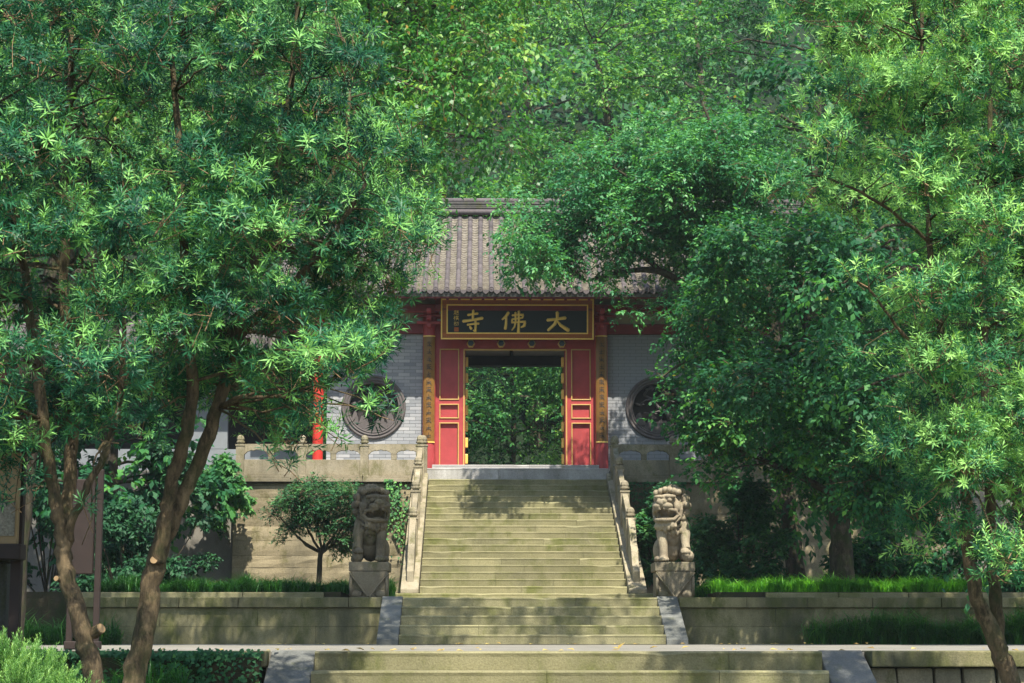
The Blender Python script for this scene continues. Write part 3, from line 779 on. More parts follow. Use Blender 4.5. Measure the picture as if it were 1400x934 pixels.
rim(-.004, .03, 41.493); rim(.12, .03, 41.497)
# fret key pattern on the frame
b = MB(); k = 0
for i in range(74):
    x = CXP - W2 + .05 + i * (2 * W2 - .1) / 73
    for z in (CZP + Hh - .075, CZP - Hh + .075):
        b.box(x - .014, x + .006, 41.505, 41.517, z - .03, z - .022); b.box(x - .001, x + .006, 41.505, 41.517, z - .02, z + .02)
for i in range(16):
    z = CZP - Hh + .17 + i * (2 * Hh - .34) / 15
    for x in (CXP - W2 + .075, CXP + W2 - .075):
        b.box(x - .03, x + .03, 41.505, 41.517, z - .006, z + .004); b.box(x - .03, x - .02, 41.505, 41.517, z + .004, z + .02)
lean_fix(b).build('fret_pattern', M['couplet'], pl)
for g_, x0, z0, sx, sz in ((SI, -1.21, -.30, .44, .50), (FO, -.35, -.285, .54, .46), (DA, .66, -.27, .49, .43)):
    b = MB()
    for pts, ws in g_: stroke(b, pts, [v * 1.25 for v in ws], (CXP + x0, 41.525, CZP + z0), sx, sz, .025)
    b.smooth = True; lean_fix(b).build('gold_character', M['gold'], pl)
SG = [[[(.1,.85),(.5,.88)],[(.3,1),(.3,.5)],[(.05,.62),(.52,.65)],[(.3,.5),(.3,.2)],[(.3,.35),(.5,.37)],[(.15,.45),(.12,.2),(.0,.05)],[(.12,.2),(.5,.08),(1,.05)],[(.75,1),(.75,.75)],[(.6,.9),(.65,.78)],[(.92,.9),(.86,.78)],[(.62,.72),(.62,.25)],[(.62,.7),(.9,.7),(.9,.25)],[(.64,.55),(.88,.55)],[(.64,.42),(.88,.42)]],
      [[(.0,.7),(.38,.73)],[(.2,1),(.2,0)],[(.2,.68),(.0,.3)],[(.2,.68),(.36,.45)],[(.58,1),(.58,.8)],[(.74,1),(.74,.8)],[(.46,.95),(.5,.82)],[(.9,.95),(.84,.82)],[(.42,.76),(.95,.78)],[(.48,.6),(.9,.62)],[(.5,.46),(.88,.48)],[(.42,.33),(.98,.35)],[(.68,.6),(.66,.33),(.45,.02)],[(.7,.33),(1,.02)]],
      [[(.22,1),(.28,.9)],[(.05,.75),(.42,.78),(.05,.35)],[(.25,.6),(.25,0)],[(.42,.55),(.3,.42)],[(.5,.8),(.95,.82),(.88,.2),(.75,.1)],[(.7,.8),(.65,.4),(.45,.05)]]]
for k, g_ in enumerate(SG):
    b = MB()
    for pts in g_: stroke(b, pts, [.045] * len(pts), (CXP - 1.42, 41.525, CZP + .095 - .125 * k), .115, .105, .012, 5)
    b.smooth = True; lean_fix(b).build('signature_character', M['gold'], pl)
lean_fix(MB().box(CXP - 1.41, CXP - 1.31, 41.522, 41.532, CZP - .28, CZP - .185)).build('seal', M['goldred'], pl)
# ---- couplet boards on the two gate columns
def couplet(s, label, seed):
    t = thing('couplet_board', label, 'sign', (s * 1.93, 41.7, 4.4)); rr = random.Random(seed)
    z0, z1 = (4.35, 6.77) if s < 0 else (4.36, 6.78); n = 10; r = .19; cx, cy = s * 1.93, YW - .06
    b = MB()
    for k in range(n + 1):
        a = R(-42 + 84 * k / n)
        for rad in (r, r - .03):
            for z in (z0, z1): b.v.append((cx + rad * math.sin(a), cy - rad * math.cos(a), z))
    for k in range(n):
        q = k * 4; b.f += [(q, q+4, q+5, q+1), (q+2, q+3, q+7, q+6), (q+1, q+5, q+7, q+3), (q, q+2, q+6, q+4)]
    b.f += [(0, 1, 3, 2), (n*4, n*4+2, n*4+3, n*4+1)]
    b.build('board', M['couplet'], t)
    for z in (z0 + .004, z1 - .03):
        e = MB()
        for k in range(n + 1):
            a = R(-43 + 86 * k / n)
            for rad in (r + .008, r - .02):
                for zz in (z, z + .026): e.v.append((cx + rad * math.sin(a), cy - rad * math.cos(a), zz))
        for k in range(n):
            q = k * 4; e.f += [(q, q+4, q+5, q+1), (q+2, q+3, q+7, q+6), (q+1, q+5, q+7, q+3), (q, q+2, q+6, q+4)]
        e.build('end_band', M['gold'], t)
    G = 13; h = (z1 - z0 - .2) / G
    for i in range(G):
        zc = z1 - .1 - (i + 1) * h; b = MB(); sz = h * .78; sx = .115; o = (cx - sx / 2, cy - r - .001, zc)
        kind = rr.randrange(4)
        for q in range(rr.randrange(2, 4)): y = .2 + .3 * q + rr.uniform(-.05, .05); stroke(b, [(.08, y), (.9, y + .08)], [.05, .06], o, sx, sz, .005, 5)
        stroke(b, [(.5 + rr.uniform(-.1, .1), .98), (.5, .5), (.48 + rr.uniform(-.1, .1), .05)], [.06, .05, .05], o, sx, sz, .005, 5)
        if kind != 1: stroke(b, [(.5, .55), (.3, .3), (.02, .05)], [.05, .05, .03], o, sx, sz, .005, 5)
        if kind != 2: stroke(b, [(.5, .5), (.7, .28), (1.0, .02)], [.04, .05, .06], o, sx, sz, .005, 5)
        if kind == 3: stroke(b, [(.12, .9), (.14, .4)], [.05, .05], o, sx, sz, .005, 5)
        b.build('character', M['ink'], t)
couplet(-1, 'curved amber board with dark brush characters on the column left of the door', 21)
couplet(1, 'curved amber board with dark brush characters on the column right of the door', 22)

# ================================================================== side gallery, left of the gate hall
gal = thing('side_gallery', 'low grey gallery with red columns left of the gate hall, mostly behind leaves', 'building', (-9, 44, 3.6))
MB().box(-14, -4.6, 45.0, 45.2, 3.5, 6.6).build('back_wall', M['dark'], gal)  # dark colour stands for the shade inside the open gallery
MB().box(-14, -4.6, 43.3, 43.5, 3.5, 4.35).build('sill_wall', M['greywall'], gal)
MB().box(-14, -4.6, 43.2, 43.6, 5.9, 6.25).build('beam', M['darkred'], gal)
MB().box(-7.6, -6.6, 43.31, 43.5, 4.36, 5.89).build('wall_panel', M['greywall'], gal)
for x in (-10.9, -13.6):
    MB().lathe([(.12, 3.6), (.115, 6.2)], 16, (x, 43.15, 0)).build('column', M['lantern'], gal)
b = MB()
for x0, x1 in ((-14.3, -4.5),):
    b.v += [(x0, 42.4, 6.35), (x1, 42.4, 6.35), (x1, 44.6, 7.75), (x0, 44.6, 7.75), (x0, 46, 6.9), (x1, 46, 6.9), (x0, 42.4, 6.25), (x1, 42.4, 6.25), (x1, 46, 6.8), (x0, 46, 6.8)]
    b.f += [(0, 1, 2, 3), (3, 2, 5, 4), (6, 7, 1, 0), (6, 9, 8, 7)]
gr = b.build('roof', M['ridge'], gal)
b = MB(); x = -14.2
while x < -4.5: b.tube([(x, 42.35, 6.38), (x, 43.4, 7.03), (x, 44.6, 7.78)], .06, 6); x += .25
b.build('cover_tiles', M['tile'], gr)['kind'] = 'stuff'
MB().box(-14.3, -4.5, 44.5, 44.75, 7.7, 8.05).build('ridge_course', M['ridge'], gr, .02)

# ================================================================== stone lions
def voxel(b, mat, name, parent, loc, voxel_size=.011, smooth=3):
    o = bpy.data.objects.new(name, b.mesh(name)); COL.objects.link(o)
    m = o.modifiers.new('r', 'REMESH'); m.mode = 'VOXEL'; m.voxel_size = voxel_size; m.use_smooth_shade = True
    s = o.modifiers.new('s', 'SMOOTH'); s.iterations = smooth; s.factor = .5
    dcm = o.modifiers.new('d', 'DECIMATE'); dcm.ratio = .33
    dg = bpy.context.evaluated_depsgraph_get(); me = bpy.data.meshes.new_from_object(o.evaluated_get(dg)); me.name = name
    bpy.data.objects.remove(o); me.materials.clear(); me.materials.append(mat)
    o = bpy.data.objects.new(name, me); COL.objects.link(o); o.location = loc
    o.parent = parent; o.matrix_parent_inverse = Matrix.Translation(-parent.location)
    return o
def make_lion(loc, turn, tilt, mat, label, ball, flip):
    t = thing('stone_lion', label, 'statue', loc)
    rr = random.Random(4); b = MB(); sx = -1 if flip else 1
    # trunk, haunches, hind feet
    b.ell((0, .13, .36), (.225, .23, .34)); b.ell((0, -.03, .52), (.20, .17, .27)); b.ell((0, .0, .74), (.19, .17, .16))
    for s in (-1, 1):
        b.ell((s*.215, .12, .20), (.115, .20, .20)); b.ell((s*.265, -.10, .055), (.07, .13, .055))
        held = (s == ball)
        wx = s * .185
        if held:
            b.tube([(s*.16, -.06, .66), (s*.205, -.13, .46), (s*.20, -.20, .30), (s*.21, -.25, .21)], [.11, .095, .075, .07], 12)
            pz, py = .175, -.275
            if not flip: b.ell((wx + s*.02, -.27, .088), (.095, .095, .09))
            else: b.ell((wx + s*.05, -.24, .10), (.11, .13, .10)); b.ell((wx + s*.03, -.31, .12), (.07, .07, .065)); b.ell((wx + s*.0, -.2, .2), (.07, .08, .07))
        else:
            b.tube([(s*.16, -.06, .66), (s*.20, -.15, .44), (s*.18, -.20, .22), (s*.18, -.22, .05)], [.11, .095, .075, .08], 12)
            pz, py = .055, -.265
        b.ell((wx, py, pz), (.085, .10, .055))
        for k in range(4): b.ell((wx + (k - 1.5) * .042, py - .085, pz - .012), (.024, .038, .034), 8, 6)
        # shoulder curl and leg tufts
        b.ell((s*.225, -.06, .60), (.06, .09, .10)); 
        for k in range(3): b.ell((s*.225, -.02 + .05*k, .36 + .07*k), (.035, .05, .045), 8, 6)
    # chest ribbon with bell
    b.tube([(-.19, -.10, .72), (-.11, -.20, .60), (0, -.235, .55), (.11, -.20, .60), (.19, -.10, .72)], .028, 8)
    b.ell((0, -.24, .50), (.055, .05, .06)); 
    for k in range(5): b.ell(((k-2)*.06, -.19, .44 - abs(k-2)*-.03), (.035, .04, .05), 8, 6)
    # head
    h = MB()
    h.ell((0, .03, .02), (.195, .17, .195)); h.ell((0, -.10, .06), (.155, .11, .10))
    for s in (-1, 1):
        h.ell((s*.08, -.185, .105), (.085, .045, .030)); h.ell((s*.078, -.195, .060), (.036, .032, .032), 10, 8)
        h.ell((s*.062, -.235, -.030), (.080, .070, .048)); h.ell((s*.045, -.285, .022), (.035, .03, .028), 8, 6)
        h.ell((s*.155, -.09, -.02), (.055, .09, .08))
        # curled lip and cheek folds
        h.tube([(s*.02, -.27, -.065), (s*.10, -.24, -.075), (s*.155, -.16, -.085), (s*.172, -.12, -.14), (s*.14, -.17, -.20), (s*.06, -.235, -.215), (0, -.25, -.215)], [.024, .026, .026, .026, .026, .026, .026], 8)
        h.tube([(s*.185, -.08, .04), (s*.20, -.09, -.06), (s*.185, -.08, -.16), (s*.13, -.13, -.235)], [.025, .028, .028, .024], 8)
        h.ell((s*.09, -.235, -.085), (.018, .018, .04), 8, 6)
        h.ell((s*.205, .0, .11), (.045, .05, .06))
    h.ell((0, -.255, .012), (.062, .062, .055)); h.ell((0, -.13, -.225), (.125, .115, .04)); h.ell((0, -.15, -.18), (.06, .065, .02))
    h.ell((0, -.09, -.26), (.12, .09, .06))
    for k in range(7): h.tube([((k-3)*.045, -.19 + abs(k-3)*.02, -.245), ((k-3)*.05, -.20 + abs(k-3)*.02, -.29), ((k-3)*.045, -.16 + abs(k-3)*.02, -.335)], [.02, .024, .012], 6)
    for k in range(5): h.ell(((k-2)*.055, -.15, -.27 - (2-abs(k-2))*.02), (.036, .045, .06), 8, 6)
    # mane curls in rows
    for row, (el, n) in enumerate(((78, 5), (52, 9), (26, 11), (2, 11), (-22, 11), (-46, 10))):
        for k in range(n):
            a = R(-90 + (360 * (k + .5 * (row % 2)) / n)); dx, dy = math.cos(a), math.sin(a)
            if dy < -.15 and el < 45: continue
            if dy < -.55 and el < 70: continue
            e = R(el); c = Vector((dx*math.cos(e)*.215, .045 + dy*math.cos(e)*.20, .02 + math.sin(e)*.235))
            h.ell(tuple(c), (.062, .062, .058), 10, 8); c2 = c * 1.13; h.ell((c2.x, c2.y, c2.z), (.026, .026, .024), 8, 6)
    for k in range(6): h.ell(((k-2.5)*.065, -.115, .175 + .02*(2.5-abs(k-2.5))), (.045, .05, .045), 8, 6)
    rot = Matrix.Rotation(R(turn), 4, 'Z') @ Matrix.Rotation(R(tilt), 4, 'X')
    hc = Vector((math.sin(R(turn)) * .07, -.08, .90))
    h.v = [tuple((rot @ Vector(v)) * 1.2 + hc) for v in h.v]
    b.v = [(vx * .93, vy, vz) for vx, vy, vz in b.v]
    b.add(h.v, h.f)
    voxel(b, mat, 'lion_figure', t, (loc[0], loc[1], loc[2] + .575), .008, 1)
    # pedestal
    x, y, z = loc
    p = MB().box(x-.32, x+.32, y-.36, y+.42, z+.43, z+.58).build('pedestal_top', M['plinth'], t, .015)
    q = MB().box(x-.285, x+.285, y-.325, y+.40, z, z+.432).build('pedestal_block', M['plinth'], t, .02)
    c = MB(); pts = [(-.30, .425), (.30, .425), (.02, .03), (-.02, .03)]
    c.v += [(x+a, y-.372, z+k) for a, k in pts] + [(x+a, y-.30, z+k) for a, k in pts]; c.f += [(3, 2, 1, 0)[::-1], (0, 1, 5, 4)[::-1], (1, 2, 6, 5)[::-1], (2, 3, 7, 6)[::-1], (3, 0, 4, 7)[::-1]]
    c.build('carved_cloth', M['plinth'], q, .008)
    e = MB(); e.tube([(x-.31, y-.375, z+.41), (x-.015, y-.378, z+.03)], .014, 6); e.tube([(x+.31, y-.375, z+.41), (x+.015, y-.378, z+.03)], .014, 6); e.build('cloth_hem', M['plinth'], q)
    for s in (-1, 1):
        MB().ell((x+s*.2, y-.31, z+.07), (.12, .06, .07), 12, 8).build('corner_scroll', M['plinth'], q, smooth=True)
        MB().tube([(x+s*.275, y-.34, z+.40), (x+s*.29, y-.345, z+.2), (x+s*.275, y-.335, z+.05)], [.03, .024, .03], 8).build('corner_fold', M['plinth'], q, smooth=True)
make_lion((-2.545, 30.55, .708), 24, -4, M['lionL'], 'weathered stone lion, darkened for tree shade, left of the steps with a paw on a ball', -1, False)
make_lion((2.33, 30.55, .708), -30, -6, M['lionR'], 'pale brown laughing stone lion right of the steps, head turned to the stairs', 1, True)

# ================================================================== foliage machinery
def unit(v): return v / np.maximum(np.linalg.norm(v, axis=-1, keepdims=True), 1e-9)
STRAP = (np.array([[0, 0, 0], [-.5, .48, .04], [.5, .48, .04], [0, 1, -.07]], float), [(0, 2, 1), (1, 2, 3)])
LEAF = (np.array([[0, 0, 0], [-.5, .38, .10], [0, .42, -.02], [.5, .38, .10], [0, 1, -.12]], float), [(0, 2, 1), (0, 3, 2), (2, 4, 1), (2, 3, 4)])
HEART = (np.array([[0, 0, 0], [-.52, .22, .07], [0, .4, -.03], [.52, .22, .07], [0, 1, -.16]], float), [(0, 2, 1), (0, 3, 2), (2, 4, 1), (2, 3, 4)])
DIAM = (np.array([[0, 0, 0], [-.5, .45, .05], [.5, .45, .05], [0, 1, -.08]], float), [(0, 2, 1), (1, 2, 3)])
def leaf_mesh(name, pos, d, nrm, length, width, tone, tpl, mat, parent, kind=None):
    tv, tf = tpl; N = len(pos); nv = len(tv)
    d = unit(d); x = unit(np.cross(d, nrm)); z = np.cross(x, d)
    V = (pos[:, None, :] + x[:, None, :] * (tv[None, :, 0:1] * width[:, None, None]) + d[:, None, :] * (tv[None, :, 1:2] * length[:, None, None])
         + z[:, None, :] * (tv[None, :, 2:3] * length[:, None, None])).reshape(-1, 3)
    loops = np.concatenate([np.array(f) for f in tf]); sizes = np.array([len(f) for f in tf])
    L = (loops[None, :] + (np.arange(N) * nv)[:, None]).ravel().astype(np.int32)
    S = np.tile(sizes, N); st = np.concatenate([[0], np.cumsum(S)[:-1]]).astype(np.int32)
    me = bpy.data.meshes.new(name); me.vertices.add(len(V)); me.vertices.foreach_set('co', V.ravel().astype(np.float32))
    me.loops.add(len(L)); me.loops.foreach_set('vertex_index', L)
    me.polygons.add(len(S)); me.polygons.foreach_set('loop_start', st)
    a = me.attributes.new('tone', 'FLOAT', 'POINT'); a.data.foreach_set('value', np.repeat(np.clip(tone, 0, 1), nv).astype(np.float32))
    me.update(calc_edges=True)
    me.polygons.foreach_set('use_smooth', np.ones(len(S), bool))
    o = bpy.data.objects.new(name, me); me.materials.append(mat); COL.objects.link(o)
    if parent is not None:
        o.parent = parent; o.matrix_parent_inverse = Matrix.Translation(-parent.location)
    if kind: o['kind'] = kind
    return o
def rand_dirs(n): return unit(RNG.normal(size=(n, 3)))
def twig_mesh(name, P0, P1, r, mat, parent, sag=.0):
    """thin three-sided twigs"""
    N = len(P0); d = unit(P1 - P0); x = unit(np.cross(d, np.array([.3, .2, 1.]))); y = np.cross(d, x)
    mid = (P0 + P1) / 2 + RNG.normal(size=(N, 3)) * np.linalg.norm(P1 - P0, axis=1, keepdims=True) * .08; mid[:, 2] += sag
    rings = []
    for c, s in ((P0, 1.), (mid, .75), (P1, .4)):
        for k in range(3):
            a = 2 * math.pi * k / 3; rings.append(c + (x * math.cos(a) + y * math.sin(a)) * (np.asarray(r) * s)[:, None])
    V = np.stack(rings, 1).reshape(-1, 3)
    f = np.array([(i*3 + k, i*3 + (k+1) % 3, i*3 + 3 + (k+1) % 3, i*3 + 3 + k) for i in range(2) for k in range(3)])
    F = (f[None] + (np.arange(N) * 9)[:, None, None]).reshape(-1, 4)
    me = bpy.data.meshes.new(name); me.vertices.add(len(V)); me.vertices.foreach_set('co', V.ravel().astype(np.float32))
    me.loops.add(F.size); me.loops.foreach_set('vertex_index', F.ravel().astype(np.int32)); me.polygons.add(len(F)); me.polygons.foreach_set('loop_start', (np.arange(len(F)) * 4).astype(np.int32))
    me.update(calc_edges=True); me.polygons.foreach_set('use_smooth', np.ones(len(F), bool))
    o = bpy.data.objects.new(name, me); me.materials.append(mat); COL.objects.link(o)
    if parent is not None:
        o.parent = parent; o.matrix_parent_inverse = Matrix.Translation(-parent.location)
    return o
def inpoly(x, y, P):
    c = False; j = len(P) - 1
    for i in range(len(P)):
        if (P[i][1] > y) != (P[j][1] > y) and x < (P[j][0] - P[i][0]) * (y - P[i][1]) / (P[j][1] - P[i][1]) + P[i][0]: c = not c
        j = i
    return c
def blobs(poly, Y0, Y1, n, r0, r1, seed, mind=.55):
    """clump centres through a crown's volume"""
    rr = random.Random(seed); xs = [p[0] for p in poly]; ys = [p[1] for p in poly]; out = []; tries = 0
    while len(out) < n and tries < n * 60:
        tries += 1
        x, y = rr.uniform(min(xs), max(xs)), rr.uniform(min(ys), max(ys))
        if not inpoly(x, y, poly): continue
        Y = rr.uniform(Y0, Y1); p = at(x, y, Y); r = rr.uniform(r0, r1)
        if any(np.linalg.norm(p - q) < mind * (r + s) for q, s in out): continue
        out.append((p, r))
    return out
def limb_set(b, nodes, bl, r0=.03, rng=None, n=6, lk=.012):
    """branches from the nearest trunk node to each clump"""
    rng = rng or random.Random(1)
    for p, r in bl:
        cand = [q for q in nodes if q[0][2] < p[2] + .25] or nodes
        q = min(cand, key=lambda q: np.linalg.norm(np.array(q[0]) - p) + .25 * abs(q[0][2] - p[2]))
        a = np.array(q[0]); L = np.linalg.norm(p - a); pts = []
        for k in range(6):
            u = k / 5; c = a * (1-u) + p * u + np.array([rng.gauss(0, .04), rng.gauss(0, .04), .10 * math.sin(math.pi * u) + rng.gauss(0, .02)]) * L * (1 if 0 < k < 5 else 0)
            pts.append(c)
        rr = min(q[1] * .5, r0 + lk * L)
        b.tube(pts, [rr * (1 - .72 * k / 5) for k in range(6)], n)
def spine(pts, rads, sub=5, wob=.012, seed=0):
    rr = random.Random(seed); P = []; Rr = []
    for i in range(len(pts) - 1):
        p0 = np.array(pts[max(i-1, 0)]); p1 = np.array(pts[i]); p2 = np.array(pts[i+1]); p3 = np.array(pts[min(i+2, len(pts)-1)])
        for k in range(sub):
            u = k / sub
            P.append(.5 * ((2*p1) + (-p0+p2)*u + (2*p0-5*p1+4*p2-p3)*u*u + (-p0+3*p1-3*p2+p3)*u**3) + np.array([rr.gauss(0, wob), rr.gauss(0, wob), 0])); Rr.append((rads[i]*(1-u) + rads[i+1]*u) * rr.uniform(.95, 1.06))
    P.append(np.array(pts[-1])); Rr.append(rads[-1]); return P, Rr
SD = np.array(sdir)
def open_to_sun(bl, pts, margin=.1):
    """leave out clumps that would stand between the sun and a place that lies in full sun"""
    out = []
    for p, r in bl:
        ok = True
        for q in pts:
            v = p - np.array(q); t = v @ SD
            if t > 0 and np.linalg.norm(v - SD * t) < r + margin: ok = False; break
        if ok: out.append((p, r))
    return out
SUNNY = [(2.33, 30.3, 2.2), (2.33, 30.3, 1.6), (-1.5, 39.6, 3.6), (-.9, 39.6, 3.6), (-1.2, 39.2, 3.4), (-1.1, 38.6, 3.1), (-1.6, 38.5, 3.1), (-1.2, 37.5, 2.7), (-.5, 36.8, 2.3), (.2, 36, 2), (-1.5, 36.5, 2.2), (-1.2, 35.3, 1.6), (.9, 35.3, 1.6), (0, 34.5, 1.2), (1.4, 34.4, 1.2), (-4, 39.5, 2.5), (-5, 39.5, 2.5), (-3.4, 39.5, 3.8), (-3.2, 41.9, 4.5), (3.3, 30.8, 1.1), (4.2, 30.8, 1.1), (5.2, 30.8, 1.1), (6.2, 30.8, 1.1), (2.0, 34.5, 1.8)]
SHADE_STAIR = [(at(x, y, Y), r) for x, y, Y, r in ((820, 300, 36.0, .45), (860, 310, 36.0, .45), (790, 310, 36.1, .4), (890, 300, 36.2, .5), (840, 330, 36, .33), (905, 330, 36.1, .4), (760, 330, 36.1, .35), (860, 270, 36, .45), (820, 265, 36.1, .4), (930, 320, 36.1, .45))]
# ---- podocarpus: whorled shoots of strap leaves
def podocarpus(root, bl, nshoot, mat, K=26, leaf=(.048, .086), seed=0, bright=.5, name='crown'):
    C = np.array([p for p, r in bl]); Rr = np.array([r for p, r in bl])
    w_ = Rr ** 2; idx = RNG.choice(len(bl), nshoot, p=w_ / w_.sum())
    u = rand_dirs(nshoot); u[:, 2] = u[:, 2] * .8 + .28; u = unit(u); u[:, 1] -= .15
    rad = Rr[idx] * (RNG.uniform(.15, 1, nshoot) ** .4) * RNG.uniform(.85, 1.2, nshoot)
    base = C[idx] + u * rad[:, None] * np.array([1, 1, .62])
    ax = unit(u * .75 + np.array([0, -.12, .42]) + RNG.normal(size=(nshoot, 3)) * .35)
    sl = RNG.uniform(.04, .17, nshoot) * RNG.choice([.6, 1., 1.25], nshoot)
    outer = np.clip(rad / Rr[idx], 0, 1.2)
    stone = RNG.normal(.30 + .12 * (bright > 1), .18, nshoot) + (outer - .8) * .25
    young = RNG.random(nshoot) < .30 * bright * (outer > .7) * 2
    stone[young] += RNG.uniform(.2, .5, young.sum())
    t = (np.arange(K) + .5) / K
    T = np.tile(t, (nshoot, 1)) + RNG.normal(size=(nshoot, K)) * .02
    phi = np.arange(K) * 2.39996 + RNG.uniform(0, 6.28, (nshoot, 1)) + RNG.normal(size=(nshoot, K)) * .25
    e1 = unit(np.cross(ax, np.array([.13, .31, .94]))); e2 = np.cross(ax, e1)
    side = e1[:, None] * np.cos(phi)[..., None] + e2[:, None] * np.sin(phi)[..., None]
    ang = np.radians(82 - 55 * np.clip(T, 0, 1) ** 1.5) + RNG.normal(size=(nshoot, K)) * .14
    D = side * np.sin(ang)[..., None] + ax[:, None] * np.cos(ang)[..., None]; D[..., 2] -= .08
    pos = base[:, None] + ax[:, None] * (T * sl[:, None])[..., None]
    ln = RNG.uniform(leaf[0], leaf[1], (nshoot, 1)) * RNG.choice([.7, 1., 1.15], (nshoot, 1)) * RNG.uniform(.75, 1.12, (nshoot, K)) * (1 - .25 * T ** 3)
    nrm = ax[:, None] * np.sin(ang)[..., None] - side * np.cos(ang)[..., None] + RNG.normal(size=(nshoot, K, 3)) * .12
    wd = ln * .06 + RNG.uniform(.0055, .0078, (nshoot, 1))
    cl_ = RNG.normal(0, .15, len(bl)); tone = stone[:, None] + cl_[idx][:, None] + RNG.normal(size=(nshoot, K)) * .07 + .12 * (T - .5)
    f = lambda a: a.reshape(-1, *a.shape[2:])
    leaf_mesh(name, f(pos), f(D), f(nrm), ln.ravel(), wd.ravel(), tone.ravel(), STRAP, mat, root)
    keep = RNG.random(nshoot) < .22
    inner = base - unit(ax * .6 + u * .4 + RNG.normal(size=(nshoot, 3)) * .3) * RNG.uniform(.06, .2, (nshoot, 1))
    twig_mesh('twigs', inner[keep], base[keep] + ax[keep] * sl[keep, None] * .8, RNG.uniform(.0024, .0048, keep.sum()), M['twigtan'], root)
# ---- broadleaf: sprays of leaves hanging on twigs
def broadleaf(root, bl, ntw, per, mat, tpl, leaf, aspect=.55, droop=.5, seed=0, name='crown', tone=(.45, .17), twl=(.15, .4), twigs=True, flat=.75, dead=0.0, tf=.3):
    C = np.array([p for p, r in bl]); Rr = np.array([r for p, r in bl]); w_ = Rr ** 2
    idx = RNG.choice(len(bl), ntw, p=w_ / w_.sum())
    u = rand_dirs(ntw); u[:, 2] = u[:, 2] * .85 + .12; u[:, 1] -= .12; u = unit(u)
    rad = Rr[idx] * RNG.uniform(.2, 1, ntw) ** .55 * RNG.uniform(.85, 1.15, ntw)
    P0 = C[idx] + u * rad[:, None] * np.array([1, 1, flat]); tl = RNG.uniform(*twl, ntw)
    ax = unit(u + RNG.normal(size=(ntw, 3)) * .45 + np.array([0, 0, -droop * .3])); P1 = P0 + ax * tl[:, None]; P1[:, 2] -= droop * tl * .3
    T = (np.arange(per) + .6) / per + RNG.normal(size=(ntw, per)) * .05
    side = unit(np.cross(ax, np.array([0, 0, 1.]))); sgn = np.where(np.arange(per) % 2 == 0, 1., -1.)
    pos = P0[:, None] + (P1 - P0)[:, None] * T[..., None]
    D = ax[:, None] * .55 + side[:, None] * sgn[None, :, None] * .8 + RNG.normal(size=(ntw, per, 3)) * .35; D[..., 2] -= droop
    nrm = np.array([0, -.25, 1.]) + RNG.normal(size=(ntw, per, 3)) * .38
    ln = RNG.uniform(leaf[0], leaf[1], (ntw, per)); wd = ln * aspect * RNG.uniform(.85, 1.15, (ntw, per))
    clump = RNG.normal(0, .11, len(bl))
    tn = RNG.normal(tone[0], tone[1] * .75, (ntw, 1)) + clump[idx][:, None] + RNG.normal(size=(ntw, per)) * tone[1] * .5
    tn = np.clip(tn, 0, .93)
    if dead > 0: tn[RNG.random((ntw, per)) < dead] = 1.0
    f = lambda a: a.reshape(-1, *a.shape[2:])
    leaf_mesh(name, f(pos), f(D), f(nrm), ln.ravel(), wd.ravel(), tn.ravel(), tpl, mat, root)
    if twigs:
        k = RNG.random(ntw) < tf; inner = P0 - unit(u + RNG.normal(size=(ntw, 3)) * .5) * RNG.uniform(.1, .3, (ntw, 1))
        twig_mesh('twigs', inner[k], P1[k], RNG.uniform(.003, .007, k.sum()), M['twig'], root)

# ================================================================== trees
def px(pts, Y): return [at(p[0], p[1], Y if len(p) < 3 else p[2]) for p in pts]
def tree(name, label, stems, bark, jit=.07, sides=14, group=None, cat='tree'):
    """stems: list of (points, radii); returns root, trunk builder, nodes"""
    root = thing(name, label, cat, tuple(stems[0][0][0]), group)
    b = MB(); nodes = []
    for i, (pts, rad) in enumerate(stems):
        P, Q = spine(pts, rad, 6, .006, i); b.tube(P, Q, sides, True, jit); nodes += list(zip(P, Q))
    return root, b, nodes
def finish(root, b, bark, stubs=()):
    o = b.build('trunk', bark, root, smooth=True)
    for p, d, r in stubs:
        p = Vector(p); d = Vector(d).normalized(); MB().tube([p, p + d * r * 1.3, p + d * r * 2.2], [r * 1.15, r, r], 12).build('cut_stub', bark, root, smooth=False)
        MB().tube([p + d * r * 2.2, p + d * (r * 2.2 + .004)], [r * .9, r * .88], 12).build('cut_face', M['cut'], root)
def upper(nodes, z): return [q for q in nodes if q[0][2] > z]

# --- left foreground podocarpus (leaning trunk)
YA = 12.3
st = [(px([(165, 1160), (180, 960), (195, 880), (208, 800), (224, 735), (248, 685), (276, 620), (300, 545), (322, 460), (350, 350), (385, 200), (405, 40), (412, -160)], YA), [0.099, 0.076, 0.069, 0.067, 0.060, 0.047, 0.045, 0.041, 0.038, 0.031, 0.024, 0.017, 0.009]),
      (px([(214, 770, 12.25), (228, 700, 12.2), (238, 645, 12.15), (262, 560, 12.1), (258, 430, 12.0), (250, 260, 12.0), (235, 60, 12.1), (230, -120, 12.2)], YA), [0.052, 0.047, 0.045, 0.039, 0.033, 0.026, 0.017, 0.009]),
      (px([(322, 460, 12.3), (390, 400, 12.1), (450, 330, 11.9), (500, 250, 11.9)], YA), [.036, .028, .02, .01]),
      (px([(350, 350, 12.3), (420, 300, 12.7), (470, 200, 12.9), (480, 80, 13.0)], YA), [.03, .025, .018, .01])]
rA, bA, nA = tree('podocarpus_tree', 'tall long-leaved yew pine with leaning forked trunk, left foreground', st, M['barkA'])
polyA = [(205, -70), (470, -70), (490, 60), (470, 150), (555, 175), (560, 250), (568, 330), (562, 390), (540, 440), (490, 490), (455, 530), (425, 575), (385, 600), (330, 575), (290, 550), (235, 575), (195, 540), (195, 300)]
